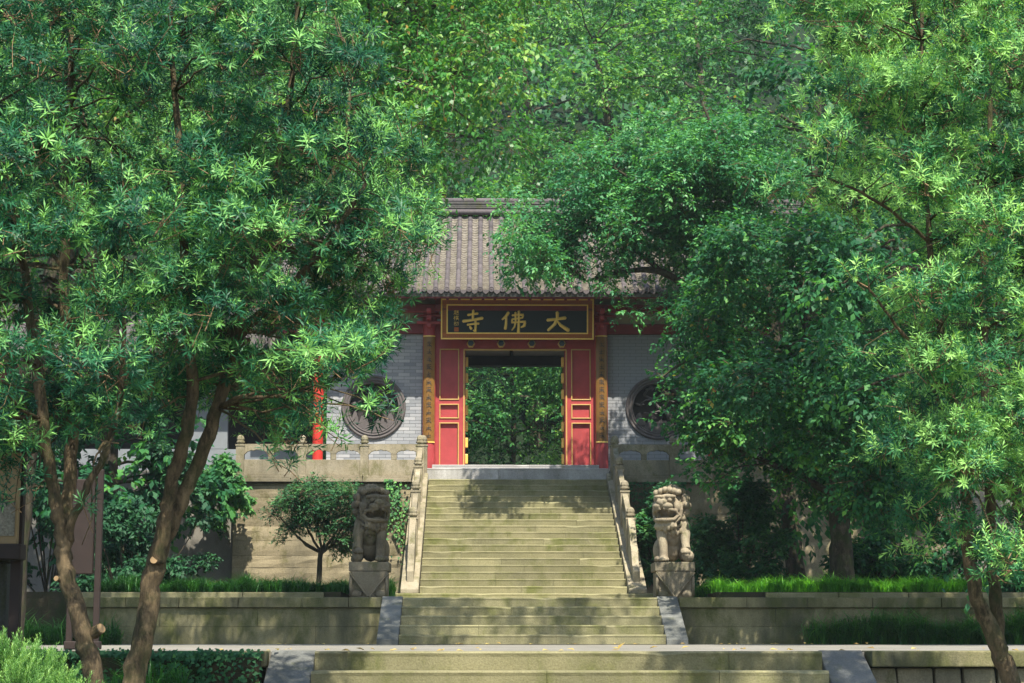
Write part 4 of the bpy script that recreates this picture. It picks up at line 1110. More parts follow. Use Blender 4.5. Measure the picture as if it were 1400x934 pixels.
blA = blobs(polyA, 11.2, 15.0, 160, .13, .27, 1, .48) + [(at(405, 605, 12.0), .11), (at(385, 640, 11.9), .07), (at(430, 560, 11.9), .11), (at(555, 170, 12.4), .12), (at(505, 470, 11.9), .12), (at(190, 585, 11.8), .15), (at(525, 572, 11.8), .085), (at(500, 560, 11.9), .08), (at(516, 556, 11.85), .09), (at(455, 590, 12), .06), (at(470, 480, 12), .16)]
limb_set(bA, upper(nA, 1.6), blA, .006, random.Random(2), 6, .005); finish(rA, bA, M['barkA'], [(at(211, 768, 12.26), (.1, -1, .15), .026)])
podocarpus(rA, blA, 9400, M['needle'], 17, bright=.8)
# --- left edge podocarpus
YB_ = 11.7
st = [(px([(150, 1180), (128, 930), (113, 865), (96, 800), (86, 755), (82, 715), (70, 655), (60, 590), (48, 480), (30, 350), (8, 240), (-20, 90), (-40, -120)], YB_), [0.086, 0.062, 0.057, 0.052, 0.047, 0.041, 0.039, 0.036, 0.033, 0.026, 0.021, 0.015, 0.009]),
      (px([(88, 765, 11.75), (92, 700, 11.85), (97, 610, 11.9), (93, 500, 11.9), (88, 340, 12), (95, 150, 12.1), (100, -100, 12.2)], YB_), [.045, .042, .04, .036, .03, .022, .01]),
      (px([(90, 740, 11.7), (112, 680, 11.6), (140, 625, 11.6), (165, 540, 11.7), (170, 420, 11.8)], YB_), [.028, .026, .022, .018, .01])]
rB, bB, nB = tree('podocarpus_tree', 'long-leaved yew pine with slender split trunk at the left edge', st, M['barkA'])
polyB = [(-110, -70), (215, -70), (230, 100), (200, 300), (200, 460), (190, 560), (120, 560), (60, 570), (0, 600), (-110, 620)]
blB = blobs(polyB, 10.7, 14.6, 135, .13, .27, 5, .48) + [(at(25, 610, 11.3), .12), (at(135, 590, 11.4), .1), (at(55, 665, 11.8), .08), (at(120, 700, 11.4), .045), (at(20, 690, 11.9), .08), (at(45, 620, 12.2), .12), (at(5, 640, 12.3), .1), (at(70, 590, 12.0), .12), (at(30, 655, 12.1), .07), (at(112, 745, 11.5), .04)]
limb_set(bB, upper(nB, 1.4), blB, .006, random.Random(3), 6, .005); finish(rB, bB, M['barkA'], [(at(128, 866, 11.7), (.6, -.5, .35), .034), (at(82, 792, 11.68), (-.4, -1, .1), .018)])
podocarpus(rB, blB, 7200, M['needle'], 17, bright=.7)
# --- right foreground podocarpus
YC = 12.7
st = [(px([(1412, 1160), (1384, 945), (1362, 880), (1338, 820), (1322, 745), (1322, 690), (1312, 610), (1290, 480), (1270, 330), (1262, 150), (1260, -120)], YC), [0.086, 0.065, 0.060, 0.050, 0.039, 0.034, 0.031, 0.026, 0.021, 0.015, 0.009]),
      (px([(1366, 890, 12.75), (1360, 800, 12.8), (1354, 700, 12.85), (1350, 600, 12.9), (1345, 450, 12.9), (1350, 250, 13), (1360, -100, 13)], YC), [0.047, 0.041, 0.036, 0.031, 0.026, 0.019, 0.009]),
      (px([(1312, 610, 12.7), (1250, 480, 12.4), (1190, 400, 12.2), (1170, 385, 12.1)], YC), [.018, .012, .008, .004]),
      (px([(1270, 330, 12.7), (1190, 270, 12.4), (1110, 240, 12.3), (1060, 262, 12.2)], YC), [.014, .010, .007, .004])]
rC, bC, nC = tree('podocarpus_tree', 'bright long-leaved yew pine filling the right edge of the view', st, M['barkA'])
polyC = [(1085, -70), (1085, 20), (1130, 80), (1150, 150), (1110, 225), (1190, 300), (1250, 340), (1210, 380), (1230, 430), (1220, 480), (1240, 540), (1235, 620), (1250, 670), (1290, 730), (1335, 765), (1400, 800), (1490, 820), (1490, -70)]
blC = blobs(polyC, 11.6, 14.4, 165, .13, .25, 9, .5) + [(at(1060, 266, 12.2), .09), (at(1110, 262, 12.2), .12), (at(1095, 148, 12.3), .1), (at(1175, 380, 12.1), .1), (at(1175, 490, 12.1), .08), (at(1205, 620, 12.2), .09), (at(1255, 745, 12.3), .08), (at(1060, 40, 12.6), .1), (at(1170, 150, 12.3), .14)]
limb_set(bC, upper(nC, 1.2), blC, .006, random.Random(4), 6, .005); finish(rC, bC, M['barkA'])
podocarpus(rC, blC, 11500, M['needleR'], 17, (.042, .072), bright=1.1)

# --- tree over the path with drooping leaves
YF = 24.5
st = [([(-6.9, 24.6, -.05), (-6.8, 24.6, 2.0), (-6.5, 24.5, 4.2), (-5.9, 24.5, 6.2), (-5.2, 24.4, 7.6), (-4.6, 24.2, 9.5)], [.26, .21, .19, .16, .12, .04]),
      ([(-6.5, 24.5, 4.2), (-5.3, 24.2, 5.6), (-3.9, 24.0, 6.7), (-2.5, 23.9, 7.2), (-1.2, 24.0, 7.4)], [.13, .11, .085, .06, .02]),
      ([(-5.9, 24.5, 6.2), (-4.2, 24.6, 7.4), (-2.6, 24.7, 8.2), (-1.0, 24.8, 8.6)], [.1, .08, .05, .02])]
rF, bF, nF = tree('overhanging_tree', 'tree reaching in from the left with yellowish drooping leaves above the roof', st, M['barkB'])
polyF = [(380, -120), (745, -120), (720, 20), (715, 100), (695, 180), (705, 225), (680, 258), (620, 250), (570, 255), (520, 210), (440, 160), (380, 60)]
blF = blobs(polyF, 22.6, 27.6, 90, .32, .55, 12, .38) + [(np.array([random.uniform(-8.5, -4.5), random.uniform(22.5, 27), random.uniform(5.5, 9.5)]), .8) for _ in range(22)]
blF = open_to_sun(blF, SUNNY, .25) + [(np.array([random.uniform(-2.2, 2.4), random.uniform(22.0, 24.2), random.uniform(9.0, 10.4)]), random.uniform(.4, .65)) for _ in range(11)]  # last clumps hang above the view, added to shade the lower flight
limb_set(bF, upper(nF, 4.5), blF, .012, random.Random(5), 5, .007); finish(rF, bF, M['barkB'])
broadleaf(rF, blF, 8200, 7, M['ficus'], DIAM, (.065, .11), .55, .75, tone=(.48, .22), twl=(.18, .45), dead=.015, tf=.2)

# --- fine-leaved tree in front of the roof, right of the name board
YM = 36.3
st = [(px([(1090, 800), (1082, 730), (1070, 640), (1040, 540), (1000, 460), (960, 410), (905, 372), (850, 372), (800, 385)], YM), [.2, .16, .15, .13, .11, .09, .07, .045, .015]),
      (px([(1040, 540), (1010, 440), (960, 340), (900, 270), (840, 230)], YM), [.11, .09, .07, .05, .02]), (px([(1070, 640), (1065, 500), (1040, 360), (1000, 240), (960, 140)], YM), [.11, .1, .08, .05, .02]),
      (px([(905, 372), (850, 330), (780, 300), (720, 290)], YM), [.055, .045, .03, .012]), (px([(960, 410), (900, 415), (860, 430)], YM), [.05, .03, .012])]
rM, bM, nM = tree('fine_leaved_tree', 'fine-leaved green tree spreading across the tiled roof right of centre', st, M['barkB'])
polyM = [(690, 305), (700, 266), (760, 226), (830, 195), (900, 168), (1000, 158), (1060, 240), (1040, 320), (980, 365), (930, 365), (890, 325), (820, 316), (785, 330), (745, 372), (705, 372), (685, 335)]
blM = blobs(polyM, 34.8, 38.0, 100, .36, .58, 15, .36) + [(at(712, 372, 36), .3), (at(775, 375, 36.4), .3), (at(745, 350, 36), .4), (at(905, 425, 36), .33), (at(860, 425, 35.6), .26), (at(935, 400, 36.2), .4), (at(985, 390, 36.2), .5), (at(950, 440, 36), .33), (at(1010, 440, 36), .4), (at(800, 372, 35.8), .22), (at(680, 330, 36), .25), (at(835, 395, 35.6), .15), (at(690, 300, 36), .3), (at(670, 322, 36.2), .26), (at(678, 290, 36.2), .26), (at(690, 270, 36.3), .3), (at(690, 360, 36.2), .24), (at(810, 345, 36.8), .22), (at(850, 352, 36.5), .2), (at(880, 345, 37), .25), (at(770, 352, 36.4), .3)] + blobs([(900, 220), (1080, 220), (1090, 400), (1000, 430), (930, 400)], 37.5, 39.8, 30, .4, .6, 16, .4)
blM = open_to_sun(blM, SUNNY, .1) + SHADE_STAIR + blobs([(690, 300), (920, 300), (915, 372), (840, 380), (740, 382), (692, 362)], 35.7, 37.4, 30, .22, .36, 19, .4)
limb_set(bM, upper(nM, 4.0), blM, .012, random.Random(6), 5, .007); finish(rM, bM, M['barkB'])
broadleaf(rM, blM, 13300, 7, M['maple'], DIAM, (.07, .125), .46, .35, tf=.12, tone=(.48, .18), twl=(.12, .34))

# --- heart-leaved tree, right of the gate
YH = 31.5
st = [(px([(1152, 800), (1150, 740), (1146, 680), (1140, 600), (1120, 500), (1090, 400), (1060, 320)], YH), [.22, .18, .16, .14, .11, .08, .03]),
      (px([(1140, 600), (1090, 540), (1020, 500), (950, 490), (900, 520)], YH), [.09, .07, .05, .03, .012]), (px([(1120, 500), (1060, 470), (990, 440), (930, 440)], YH), [.07, .05, .035, .012]), (px([(1146, 680), (1090, 650), (1020, 620), (960, 600)], YH), [.07, .05, .03, .012]),
      (px([(1120, 500), (1180, 420), (1220, 340)], YH), [.07, .05, .02])]
rH, bH, nH = tree('heart_leaved_tree', 'dark shady tree with heart-shaped leaves right of the gate, over the terrace wall', st, M['barkB'])
polyH = [(930, 420), (950, 350), (1000, 330), (1100, 300), (1220, 310), (1250, 450), (1250, 690), (1180, 690), (1100, 675), (1020, 625), (960, 600), (945, 560), (925, 520), (950, 480)]
blH = blobs(polyH, 27.4, 33.2, 120, .32, .52, 18, .4) + [(at(905, 515, 30.4), .18), (at(930, 540, 30.2), .28), (at(950, 640, 30.4), .22), (at(985, 655, 30.3), .25), (at(1000, 600, 30.3), .35), (at(960, 590, 30.2), .3), (at(900, 575, 30.6), .12), (at(925, 470, 30.6), .22), (at(990, 470, 30), .4), (at(1090, 690, 30.3), .3), (at(960, 395, 31), .3)]
blH = open_to_sun(blH, SUNNY, .2)
limb_set(bH, upper(nH, 2.4), blH, .012, random.Random(7), 5, .007); finish(rH, bH, M['barkB'])
broadleaf(rH, blH, 10500, 7, M['broad'], DIAM, (.065, .115), .62, .5, tone=(.46, .2), twl=(.12, .36), dead=.004, tf=.15)

# --- wood behind and beside the gate
forest_spots = [  # x, y, trunk base z, height, crown radius, lean
    (-7.5, 50.5, 3.4, 14, 3.2), (-2.2, 53, 3.6, 15, 3.2), (3.0, 51.5, 3.6, 15.5, 3.4), (8.0, 50, 3.4, 16.5, 3.6), (13, 49, 3.4, 16, 3.6), (-13, 49, 3.4, 15, 3.5),
    (-5, 60, 5, 17, 3.8), (1.0, 62, 5, 18, 4.0), (7.0, 61, 5, 19, 4.0), (14.5, 59, 5, 18.5, 4.2), (20, 56, 4.4, 18, 4.2), (-12, 62, 5, 17, 4.0), (-19, 57, 4.5, 16, 4.0), (25, 62, 5, 19, 4.2)]
flab = ['leafy tree behind the left end of the roof', 'leafy tree behind the roof ridge, left of centre', 'yellow-flecked tree rising behind the roof, right of centre', 'tall light green tree behind the fine-leaved tree', 'tall tree behind the right yew pine', 'leafy tree behind the side gallery',
        'background tree farther up the slope behind the ridge, left', 'background tree seen through the gap above the roof ridge', 'tallest background tree right of centre', 'background tree high on the slope at upper right', 'background tree at the far right behind the yew pine', 'background tree on the slope far left of the ridge', 'background tree at the far left behind the yew pines', 'farthest background tree at the right edge of the slope']
for i, (x, y, z, h, cr) in enumerate(forest_spots):
    rr = random.Random(100 + i)
    top = (x + rr.uniform(-.8, .8), y + rr.uniform(-.5, .5), z + h * .85)
    root, b, nd = tree('forest_tree', flab[i], [([(x, y, z - .3), (x + rr.uniform(-.2, .2), y, z + h * .2), (x + rr.uniform(-.4, .4), y, z + h * .5), top], [.3, .24, .17, .05])], M['barkB'], group='trees behind the gate')
    bl = []
    for k in range(36):
        e = (int(rr.random() * 9) + rr.uniform(.2, .5)) / 9; a = rr.uniform(0, 6.28); rd = cr * math.sqrt(rr.random()) * (1 - .55 * abs(e - .4))
        bl.append((np.array([x + rd * math.cos(a), y + rd * math.sin(a) * .8, z + h * (.12 + .88 * e)]), rr.uniform(.75, 1.4)))
    limb_set(b, upper(nd, z + 1), bl, .03, rr, 5); finish(root, b, M['barkB'])
    broadleaf(root, bl, 3500 if i in (1, 2, 3, 4, 7, 8) else 500, 7, M['forest'], DIAM, (.10, .19) if i in (1, 2, 3, 4, 7, 8) else (.2, .34), .55, .35, tone=(.42 + (.08 if i in (2, 3, 7) else 0), .22), twl=(.2, .5), twigs=False, flat=.5, dead=.006 if i in (2, 3) else .0)
n = 30000; k = 480; cx_ = RNG.uniform(-30, 34, k); cy_ = RNG.uniform(58, 92, k); cz_ = 3.3 + np.maximum(0, cy_ - 57) * .8 + RNG.uniform(.3, 2.2, k); i_ = RNG.integers(0, k, n)
pos = np.stack([cx_[i_], cy_[i_], cz_[i_]], 1) + RNG.normal(size=(n, 3)) * np.array([.9, .7, .7]); D = RNG.normal(size=(n, 3)) * .6 + np.array([0, -.3, -.5]); N_ = RNG.normal(size=(n, 3)) * .4 + np.array([0, -.4, 1.]); ln = RNG.uniform(.32, .6, n)
tag(leaf_mesh('hillside_wood', pos, D, N_, ln, ln * .55, np.repeat(RNG.normal(.3, .2, k), 1)[i_] + RNG.normal(size=n) * .1, DIAM, M['forest'], None, 'stuff'), 'dense green woodland covering the hillside behind the gate', 'woodland')
# --- greenery seen through the doorway
for i, (x, y, h, cr, lab) in enumerate(((-1.3, 53.0, 5.5, 1.4, 'dark green garden tree beyond the doorway, left'), (1.6, 52.0, 3.6, 1.1, 'sunlit light green bush beyond the doorway, right'), (.1, 55.5, 7.5, 1.8, 'drooping dark tree beyond the doorway, centre'), (2.6, 56.5, 8, 1.8, 'dark tree beyond the doorway behind the light bush'), (-3.4, 57, 8, 2.0, 'garden tree beyond the doorway at the far left'))):
    rr = random.Random(60 + i); root, b, nd = tree('garden_tree', lab, [([(x, y, 3.3), (x + .1, y, 3.6 + h * .4), (x - .1, y, 3.6 + h * .8)], [.1, .08, .03])], M['barkB'])
    bl = [(np.array([x + cr * rr.uniform(-.9, .9), y + rr.uniform(-.6, .6), 3.7 + h * rr.random()]), rr.uniform(.3, .5)) for _ in range(22)]
    limb_set(b, nd, bl, .015, rr, 5); finish(root, b, M['barkB'])
    broadleaf(root, bl, 1000, 8, M['forest'] if i == 1 else M['maple'], DIAM, (.045, .085), .42, .9 if i != 1 else .3, tone=(.88 if i == 1 else .72, .2), twl=(.15, .4), twigs=False)  # leaf tones raised so the garden looks sunlit
# --- trees at the sides of the stairs that close the view and shade it
side_spots = [(9.2, 34.5, .7, 12, 2.6, 'dark tree on the right bank behind the heart-leaved tree'), (7.4, 26.0, 0, 9, 1.6, 'shade tree beside the path behind the right yew pine'), (-9.8, 34, .7, 12, 2.6, 'dark tree on the left bank before the side gallery'), (-10.5, 26, 0, 11, 2.4, 'shade tree beside the path behind the left yew pines'), (12.5, 40, 2.5, 14, 3.0, 'dark tree at the right end of the terrace'), (-8.2, 38.0, .7, 8, 1.8, 'dark tree before the rubble wall'), (6.8, 35.8, .8, 11, 2.0, 'dark tree crowding in behind the heart-leaved tree')]
for i, (x, y, z, h, cr, lab) in enumerate(side_spots):
    rr = random.Random(200 + i)
    root, b, nd = tree('bank_tree', lab, [([(x, y, z - .2), (x, y, z + h * .25), (x + rr.uniform(-.3, .3), y, z + h * .55), (x, y, z + h * .85)], [.2, .16, .12, .04])], M['barkB'])
    bl = []
    for k in range(34):
        e = rr.random(); a = rr.uniform(0, 6.28); rd = cr * math.sqrt(rr.random())
        bl.append((np.array([x + rd * math.cos(a), y + rd * math.sin(a) * .7, z + h * (.15 + .85 * e)]), rr.uniform(.5, .85)))
    if i == 1: bl += blobs([(1120, 300), (1300, 200), (1420, 250), (1420, 600), (1250, 610), (1160, 540)], 24.2, 26.8, 26, .4, .6, 77, .4) + [(np.array([rr.uniform(4.8, 9.5), rr.uniform(25.5, 28.8), rr.uniform(9.6, 12.5)]), rr.uniform(.6, .9)) for _ in range(30)]  # the high clumps are above the view, added to shade the heart-leaved tree
    if i == 2: bl += [(np.array([rr.uniform(-10.5, -6), rr.uniform(30.5, 34.5), rr.uniform(10.9, 12.8)]), rr.uniform(.6, .9)) for _ in range(26)]  # high clumps above the view, added to shade the left bushes
    bl = open_to_sun(bl, SUNNY, .25)
    if i == 1: bl += [(np.array([rr.uniform(3.6, 9), rr.uniform(22.6, 24.0), rr.uniform(9.2, 10.2)]), rr.uniform(.45, .7)) for _ in range(18)]  # more clumps above the view, added to shade the right retaining wall
    limb_set(b, upper(nd, z + 1), bl, .02, rr, 5); finish(root, b, M['barkB'])
    broadleaf(root, bl, 4200 if i == 1 else 1400 if i == 2 else 650, 7, M['broad'], DIAM, (.085, .14) if i == 1 else (.14, .22), .6, .7, tone=(.38, .16), twl=(.2, .5), twigs=False)

# ================================================================== shrubs
YS = 36.4
p0 = at(437, 800, YS); p0[2] = .66
st = [([p0, at(437, 770, YS), at(441, 752, YS)], [.055, .05, .045])]
for ex, ey, dy in ((385, 722, -.2), (405, 700, .2), (430, 690, -.3), (455, 690, .3), (478, 700, -.1), (490, 715, .2), (470, 730, -.3), (398, 735, .3)):
    st.append(([at(440, 756, YS), at((440 + ex) / 2, (748 + ey) / 2 + 4, YS + dy * .4), at(ex, ey - 12, YS + dy)], [.03, .022, .01]))
rS, bS, nS = tree('clipped_tree', 'small round-headed clipped tree before the terrace wall, left of the stairs', st, M['barkB'], .04, 7)
polyS = [(372, 728), (368, 700), (384, 676), (418, 660), (470, 660), (494, 674), (498, 702), (488, 742), (466, 756), (446, 728), (415, 722), (388, 742)]
blS = blobs(polyS, 35.6, 37.2, 70, .10, .19, 33, .4)
limb_set(bS, upper(nS, 1.9), blS, .008, random.Random(8), 4); finish(rS, bS, M['barkB'])
broadleaf(rS, blS, 3400, 8, M['shrub'], DIAM, (.04, .065), .5, .2, tone=(.42, .16), twl=(.08, .18))
def bush(name, label, c, rad, n, per, mat, leaf, aspect=.55, tone=(.45, .17), tpl=DIAM, droop=.3, nb=26, seed=0, cat='bush', twl=(.08, .2)):
    rr = random.Random(seed); root = thing(name, label, cat, (c[0], c[1], c[2])); bl = []
    for k in range(nb):
        a = rr.uniform(0, 6.28); q = math.sqrt(rr.random()); z = rr.random()
        s = math.sqrt(max(.05, 1 - (z * .95) ** 2)); bl.append((np.array([c[0] + rad[0] * q * s * math.cos(a), c[1] + rad[1] * q * s * math.sin(a), c[2] + .05 + rad[2] * z]), min(rad) * rr.uniform(.22, .36)))
    b = MB()
    for p, r in bl[:14]: b.tube([(c[0] + rr.uniform(-.08, .08), c[1], c[2] - .05), ((c[0] + p[0]) / 2, (c[1] + p[1]) / 2, c[2] + (p[2] - c[2]) * .55), tuple(p)], [.022, .015, .006], 5)
    b.build('stems', M['barkB'], root, smooth=True)
    broadleaf(root, bl, n, per, mat, tpl, leaf, aspect, droop, tone=tone, twl=twl, twigs=False, name='foliage')
    return root
c = at(1012, 790, 33.2); bush('camellia_bush', 'large rounded dark evergreen bush right of the pale stone lion', (c[0], 33.2, .72), (1.0, .75, 1.9), 2500, 8, M['shrub'], (.06, .10), .55, (.46, .2), nb=44, seed=1)
c = at(900, 700, 36.0); bush('camellia_bush', 'dark bush between the right stair balustrade and the stone lion', (c[0] + .1, 36.2, .72), (.55, .5, 2.2), 1300, 8, M['ivy'], (.07, .11), .6, (.36, .15), nb=30, seed=2)
c = at(300, 680, 38.6); bush('climbing_shrub', 'broad-leaved light green climber hanging over the rubble wall', (c[0], 38.9, 2.35), (.55, .4, 1.3), 700, 7, M['ivy'], (.09, .14), .6, (.62, .17), HEART, .6, 26, 3)
c = at(215, 640, 37.5); bush('climbing_shrub', 'dark bush behind the leaning trunk at the foot of the rubble wall', (c[0], 37.4, .7), (1.3, .7, 3.0), 1500, 7, M['shrub'], (.07, .11), .6, (.2, .14), DIAM, .6, 36, 4)
bush('climbing_shrub', 'tall dark bush covering the rubble wall behind the left edge trunks', (-9.2, 37.0, .7), (1.7, .8, 3.3), 1500, 7, M['shrub'], (.09, .14), .6, (.2, .14), DIAM, .6, 40, 6)
c = at(160, 800, 31.5); bush('understory_bush', 'dark understory bush above the left retaining wall', (c[0], 31.8, .7), (1.0, .6, 1.5), 1300, 8, M['shrub'], (.07, .11), .5, (.2, .14), DIAM, .5, 30, 5)
for i, (X, Y, rx, h, lab) in enumerate(((5.9, 32.6, .8, .95, 'low leafy bush beside the tree trunks on the right bank'), (7.3, 32.0, .9, 1.2, 'dark leafy bush on the right bank behind the yew pine trunk'), (6.9, 34.5, 1.0, 1.5, 'dark bush between the two tree trunks on the right bank'), (8.6, 31.2, .9, 1.6, 'dark bush at the right end of the bank'))):
    bush('bank_bush', lab, (X, Y, .7), (rx, .6, h), 900, 8, M['broad'], (.07, .12), .5, (.4, .18), DIAM, .4, 26, 10 + i)
# ivy clinging to the terrace wall beside the stairs
def cling(name, label, x0, x1, y, z0, z1, n, mat, leaf=(.05, .09), tone=(.5, .2), edge=True, face=-1, cat='ivy'):
    root = thing(name, label, cat, ((x0 + x1) / 2, y, z0)); k = 9
    cx = RNG.uniform(x0, x1, k); cz = RNG.uniform(z0, z1, k); i = RNG.integers(0, k, n)
    pos = np.stack([np.clip(cx[i] + RNG.normal(size=n) * (x1 - x0) * .16, x0, x1), y + face * RNG.uniform(.01, .10, n), np.clip(cz[i] + RNG.normal(size=n) * (z1 - z0) * .13, z0, z1)], 1)
    D = np.stack([RNG.normal(size=n) * .5, np.full(n, face * .45), -np.abs(RNG.normal(.6, .4, n))], 1); N_ = np.stack([RNG.normal(size=n) * .3, np.full(n, -1.), RNG.normal(.6, .3, n)], 1)
    ln = RNG.uniform(*leaf, n); leaf_mesh('foliage', pos, D, N_, ln, ln * .75, RNG.normal(tone[0], tone[1], n), HEART, mat, root)
    q = RNG.integers(0, n, n // 8); q2 = RNG.integers(0, k, n // 8); P1 = np.stack([cx[q2], np.full(len(q2), y - .01), cz[q2]], 1)
    twig_mesh('stems', pos[q] + np.array([0, .02, 0]), P1, np.full(len(q), .003), M['twig'], root)
    return root
cling('wall_ivy', 'ivy and moss tufts on the terrace wall beside the left stair balustrade', -2.75, -2.2, 39.6, 1.6, 3.35, 420, M['ivy'], tone=(.6, .25))
cling('wall_ivy', 'ivy hanging on the shaded terrace wall behind the right lion', 2.3, 3.5, 39.55, 1.3, 3.3, 900, M['ivy'], tone=(.38, .15))
# ivy hedge in front of the left foreground wall
bush_root = thing('ivy_hedge', 'dense dark ivy covering the low foreground wall left of the wide steps', 'hedge', (-4.3, 16.45, -.7))
n = 8000; hx = RNG.uniform(-6.2, -2.68, n); u = RNG.random(n); hz = np.where(u < .75, RNG.uniform(-1.0, .0, n), -.02 + RNG.normal(size=n) * .02); hy = np.where(u < .75, 16.5 + RNG.normal(size=n) * .05, RNG.uniform(16.45, 16.62, n)) + .05 * np.sin(hx * 6) + .03 * np.sin(hz * 13 + hx * 4)
D = np.stack([RNG.normal(size=n) * .6, np.full(n, -.6), -np.abs(RNG.normal(.5, .5, n))], 1); N_ = np.stack([RNG.normal(size=n) * .4, np.full(n, -.8), RNG.normal(.7, .4, n)], 1); ln = RNG.uniform(.03, .055, n)
leaf_mesh('foliage', np.stack([hx, hy, hz], 1), D, N_, ln, ln * .8, RNG.normal(.36, .17, n), HEART, M['ivy'], bush_root)
MB().box(-6.2, -2.68, 16.52, 16.66, -1.2, -.05).build('stems', M['soil'], bush_root)

# ---- grasses
BLADE = (np.array([[-.5, 0, 0], [.5, 0, 0], [-.42, .55, .20], [.42, .55, .20], [0, 1, -.28]], float), [(0, 1, 3, 2), (2, 3, 4)])
def grass(name, label, n, xf, yf, z, L, mat, wd=.012, tone=(.45, .18), lean=(0, -.35), cat='grass', kind='stuff'):
    k = max(20, n // 45); cx = xf(k); cy = yf(k); i = RNG.integers(0, k, n)
    pos = np.stack([cx[i] + RNG.normal(size=n) * .035, cy[i] + RNG.normal(size=n) * .035, np.full(n, z) if not callable(z) else z(cx[i], cy[i])], 1)
    D = np.stack([lean[0] + RNG.normal(size=n) * .45, lean[1] + RNG.normal(size=n) * .45, np.full(n, .75)], 1)
    N_ = np.stack([D[:, 0] * -.5, D[:, 1] * -.5, np.full(n, 1.)], 1) * 1.0; N_ = N_ + RNG.normal(size=(n, 3)) * .1
    hk = RNG.uniform(.62, 1.15, k) * (.85 + .2 * np.sin(cx * 2.3) * np.sin(cx * 5.1 + cy)); tk = RNG.normal(0, .1, k); ln = RNG.uniform(L[0], L[1], n) * hk[i]; o = leaf_mesh(name, pos, D, N_, ln, np.full(n, wd), RNG.normal(tone[0], tone[1], n) + tk[i], BLADE, mat, None, kind)
    tag(o, label, cat); return o
U = lambda a, b: (lambda k: RNG.uniform(a, b, k))
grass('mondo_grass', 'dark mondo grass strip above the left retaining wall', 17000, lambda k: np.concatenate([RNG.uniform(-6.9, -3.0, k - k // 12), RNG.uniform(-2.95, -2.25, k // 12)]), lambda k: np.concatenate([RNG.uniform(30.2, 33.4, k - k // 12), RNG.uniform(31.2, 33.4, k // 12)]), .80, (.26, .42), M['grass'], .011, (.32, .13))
grass('mondo_grass', 'bright sunlit mondo grass strip above the right retaining wall', 17000, U(3.0, 7.4), U(30.18, 33.2), .80, (.26, .42), M['grass_sunlit'], .012, (.60, .2))
grass('mondo_grass', 'small mondo grass patch between the right lion and the stair end', 900, U(2.25, 3.0), U(31.2, 33.2), .76, (.25, .4), M['grass'], .011, (.5, .18))
rg = lambda k: 28.9 + RNG.normal(size=k) * .22
grass('fountain_grass', 'arching grass clumps along the foot of the right retaining wall', 10000, lambda k: 4.3 + 4.5 * RNG.random(k) ** .8, rg, -.01, (.45, .78), M['grass'], .013, (.45, .2), (-.1, -.5))
grass('fern_undergrowth', 'dark undergrowth below the left yew pine trunks', 5000, U(-6.0, -2.75), U(11.5, 16.2), lambda x, y: -1.35 + 1.0 * np.clip((y - 6) / 8, 0, 1) * np.clip((-x - 2.6) / .7, 0, 1), (.15, .4), M['grass'], .012, (.4, .2), (0, -.2))
grass('fern_undergrowth', 'dark undergrowth beside the right yew pine trunk', 5000, U(2.75, 6.0), U(12.0, 16.4), lambda x, y: -1.35 + .75 * np.clip((y - 6) / 8, 0, 1), (.15, .4), M['grass'], .012, (.4, .2), (0, -.2))
grass('dry_grass', 'tuft of dry straw-coloured grass at the foot of the rubble wall', 700, U(-6.5, -5.7), U(37.8, 38.6), .69, (.4, .95), M['dry'], .014, (.5, .25))
grass('path_grass', 'grass and ferns below the left retaining wall behind the trunks', 5000, U(-9, -6.2), U(27.5, 29.3), -.02, (.3, .7), M['grass'], .014, (.35, .2))

# ---- juniper in the bottom left corner
jr = thing('juniper_shrub', 'bright yellow-green juniper shrub in the bottom left corner', 'shrub', (-3.0, 8.2, -1.4))
bl = [(at(x, y, 8.2 + dy), .11) for x, y, dy in ((-30, 925, 0), (10, 918, -.1), (40, 925, 0), (75, 945, .1), (20, 950, -.2), (-20, 970, 0), (60, 975, -.1), (100, 975, 0), (-70, 930, .1), (-60, 980, -.1), (30, 1010, 0), (90, 1020, 0), (-20, 1030, 0), (-110, 960, 0))]
nsh = 1100; C = np.array([p for p, r in bl]); idx = RNG.integers(0, len(bl), nsh); u = rand_dirs(nsh); u[:, 2] = np.abs(u[:, 2]); base = C[idx] + u * .11 * RNG.uniform(.3, 1, (nsh, 1)); ax = unit(u * .5 + np.array([0, 0, .8]) + RNG.normal(size=(nsh, 3)) * .2)
K = 28; T = np.tile((np.arange(K) + .5) / K, (nsh, 1)); phi = np.arange(K) * 2.4 + RNG.uniform(0, 6.28, (nsh, 1)); e1 = unit(np.cross(ax, np.array([.2, .9, .1]))); e2 = np.cross(ax, e1); sd_ = e1[:, None] * np.cos(phi)[..., None] + e2[:, None] * np.sin(phi)[..., None]
pos = base[:, None] + ax[:, None] * (T * .085)[..., None]; D = sd_ * .55 + ax[:, None] * .8
f = lambda a: a.reshape(-1, *a.shape[2:])
leaf_mesh('foliage', f(pos), f(D), f(ax[:, None] - sd_), np.full(nsh * K, .019) * RNG.uniform(.7, 1.3, nsh * K), np.full(nsh * K, .0042), (RNG.normal(.45, .15, (nsh, 1)) + .35 * (T - .5)).ravel(), DIAM, M['juniper'], jr)
b = MB()
for p, r in bl: b.tube([(jr.location.x, 8.2, -1.42), tuple((p + np.array(jr.location)) / 2), tuple(p)], [.02, .014, .006], 6)
b.build('stems', M['barkA'], jr)
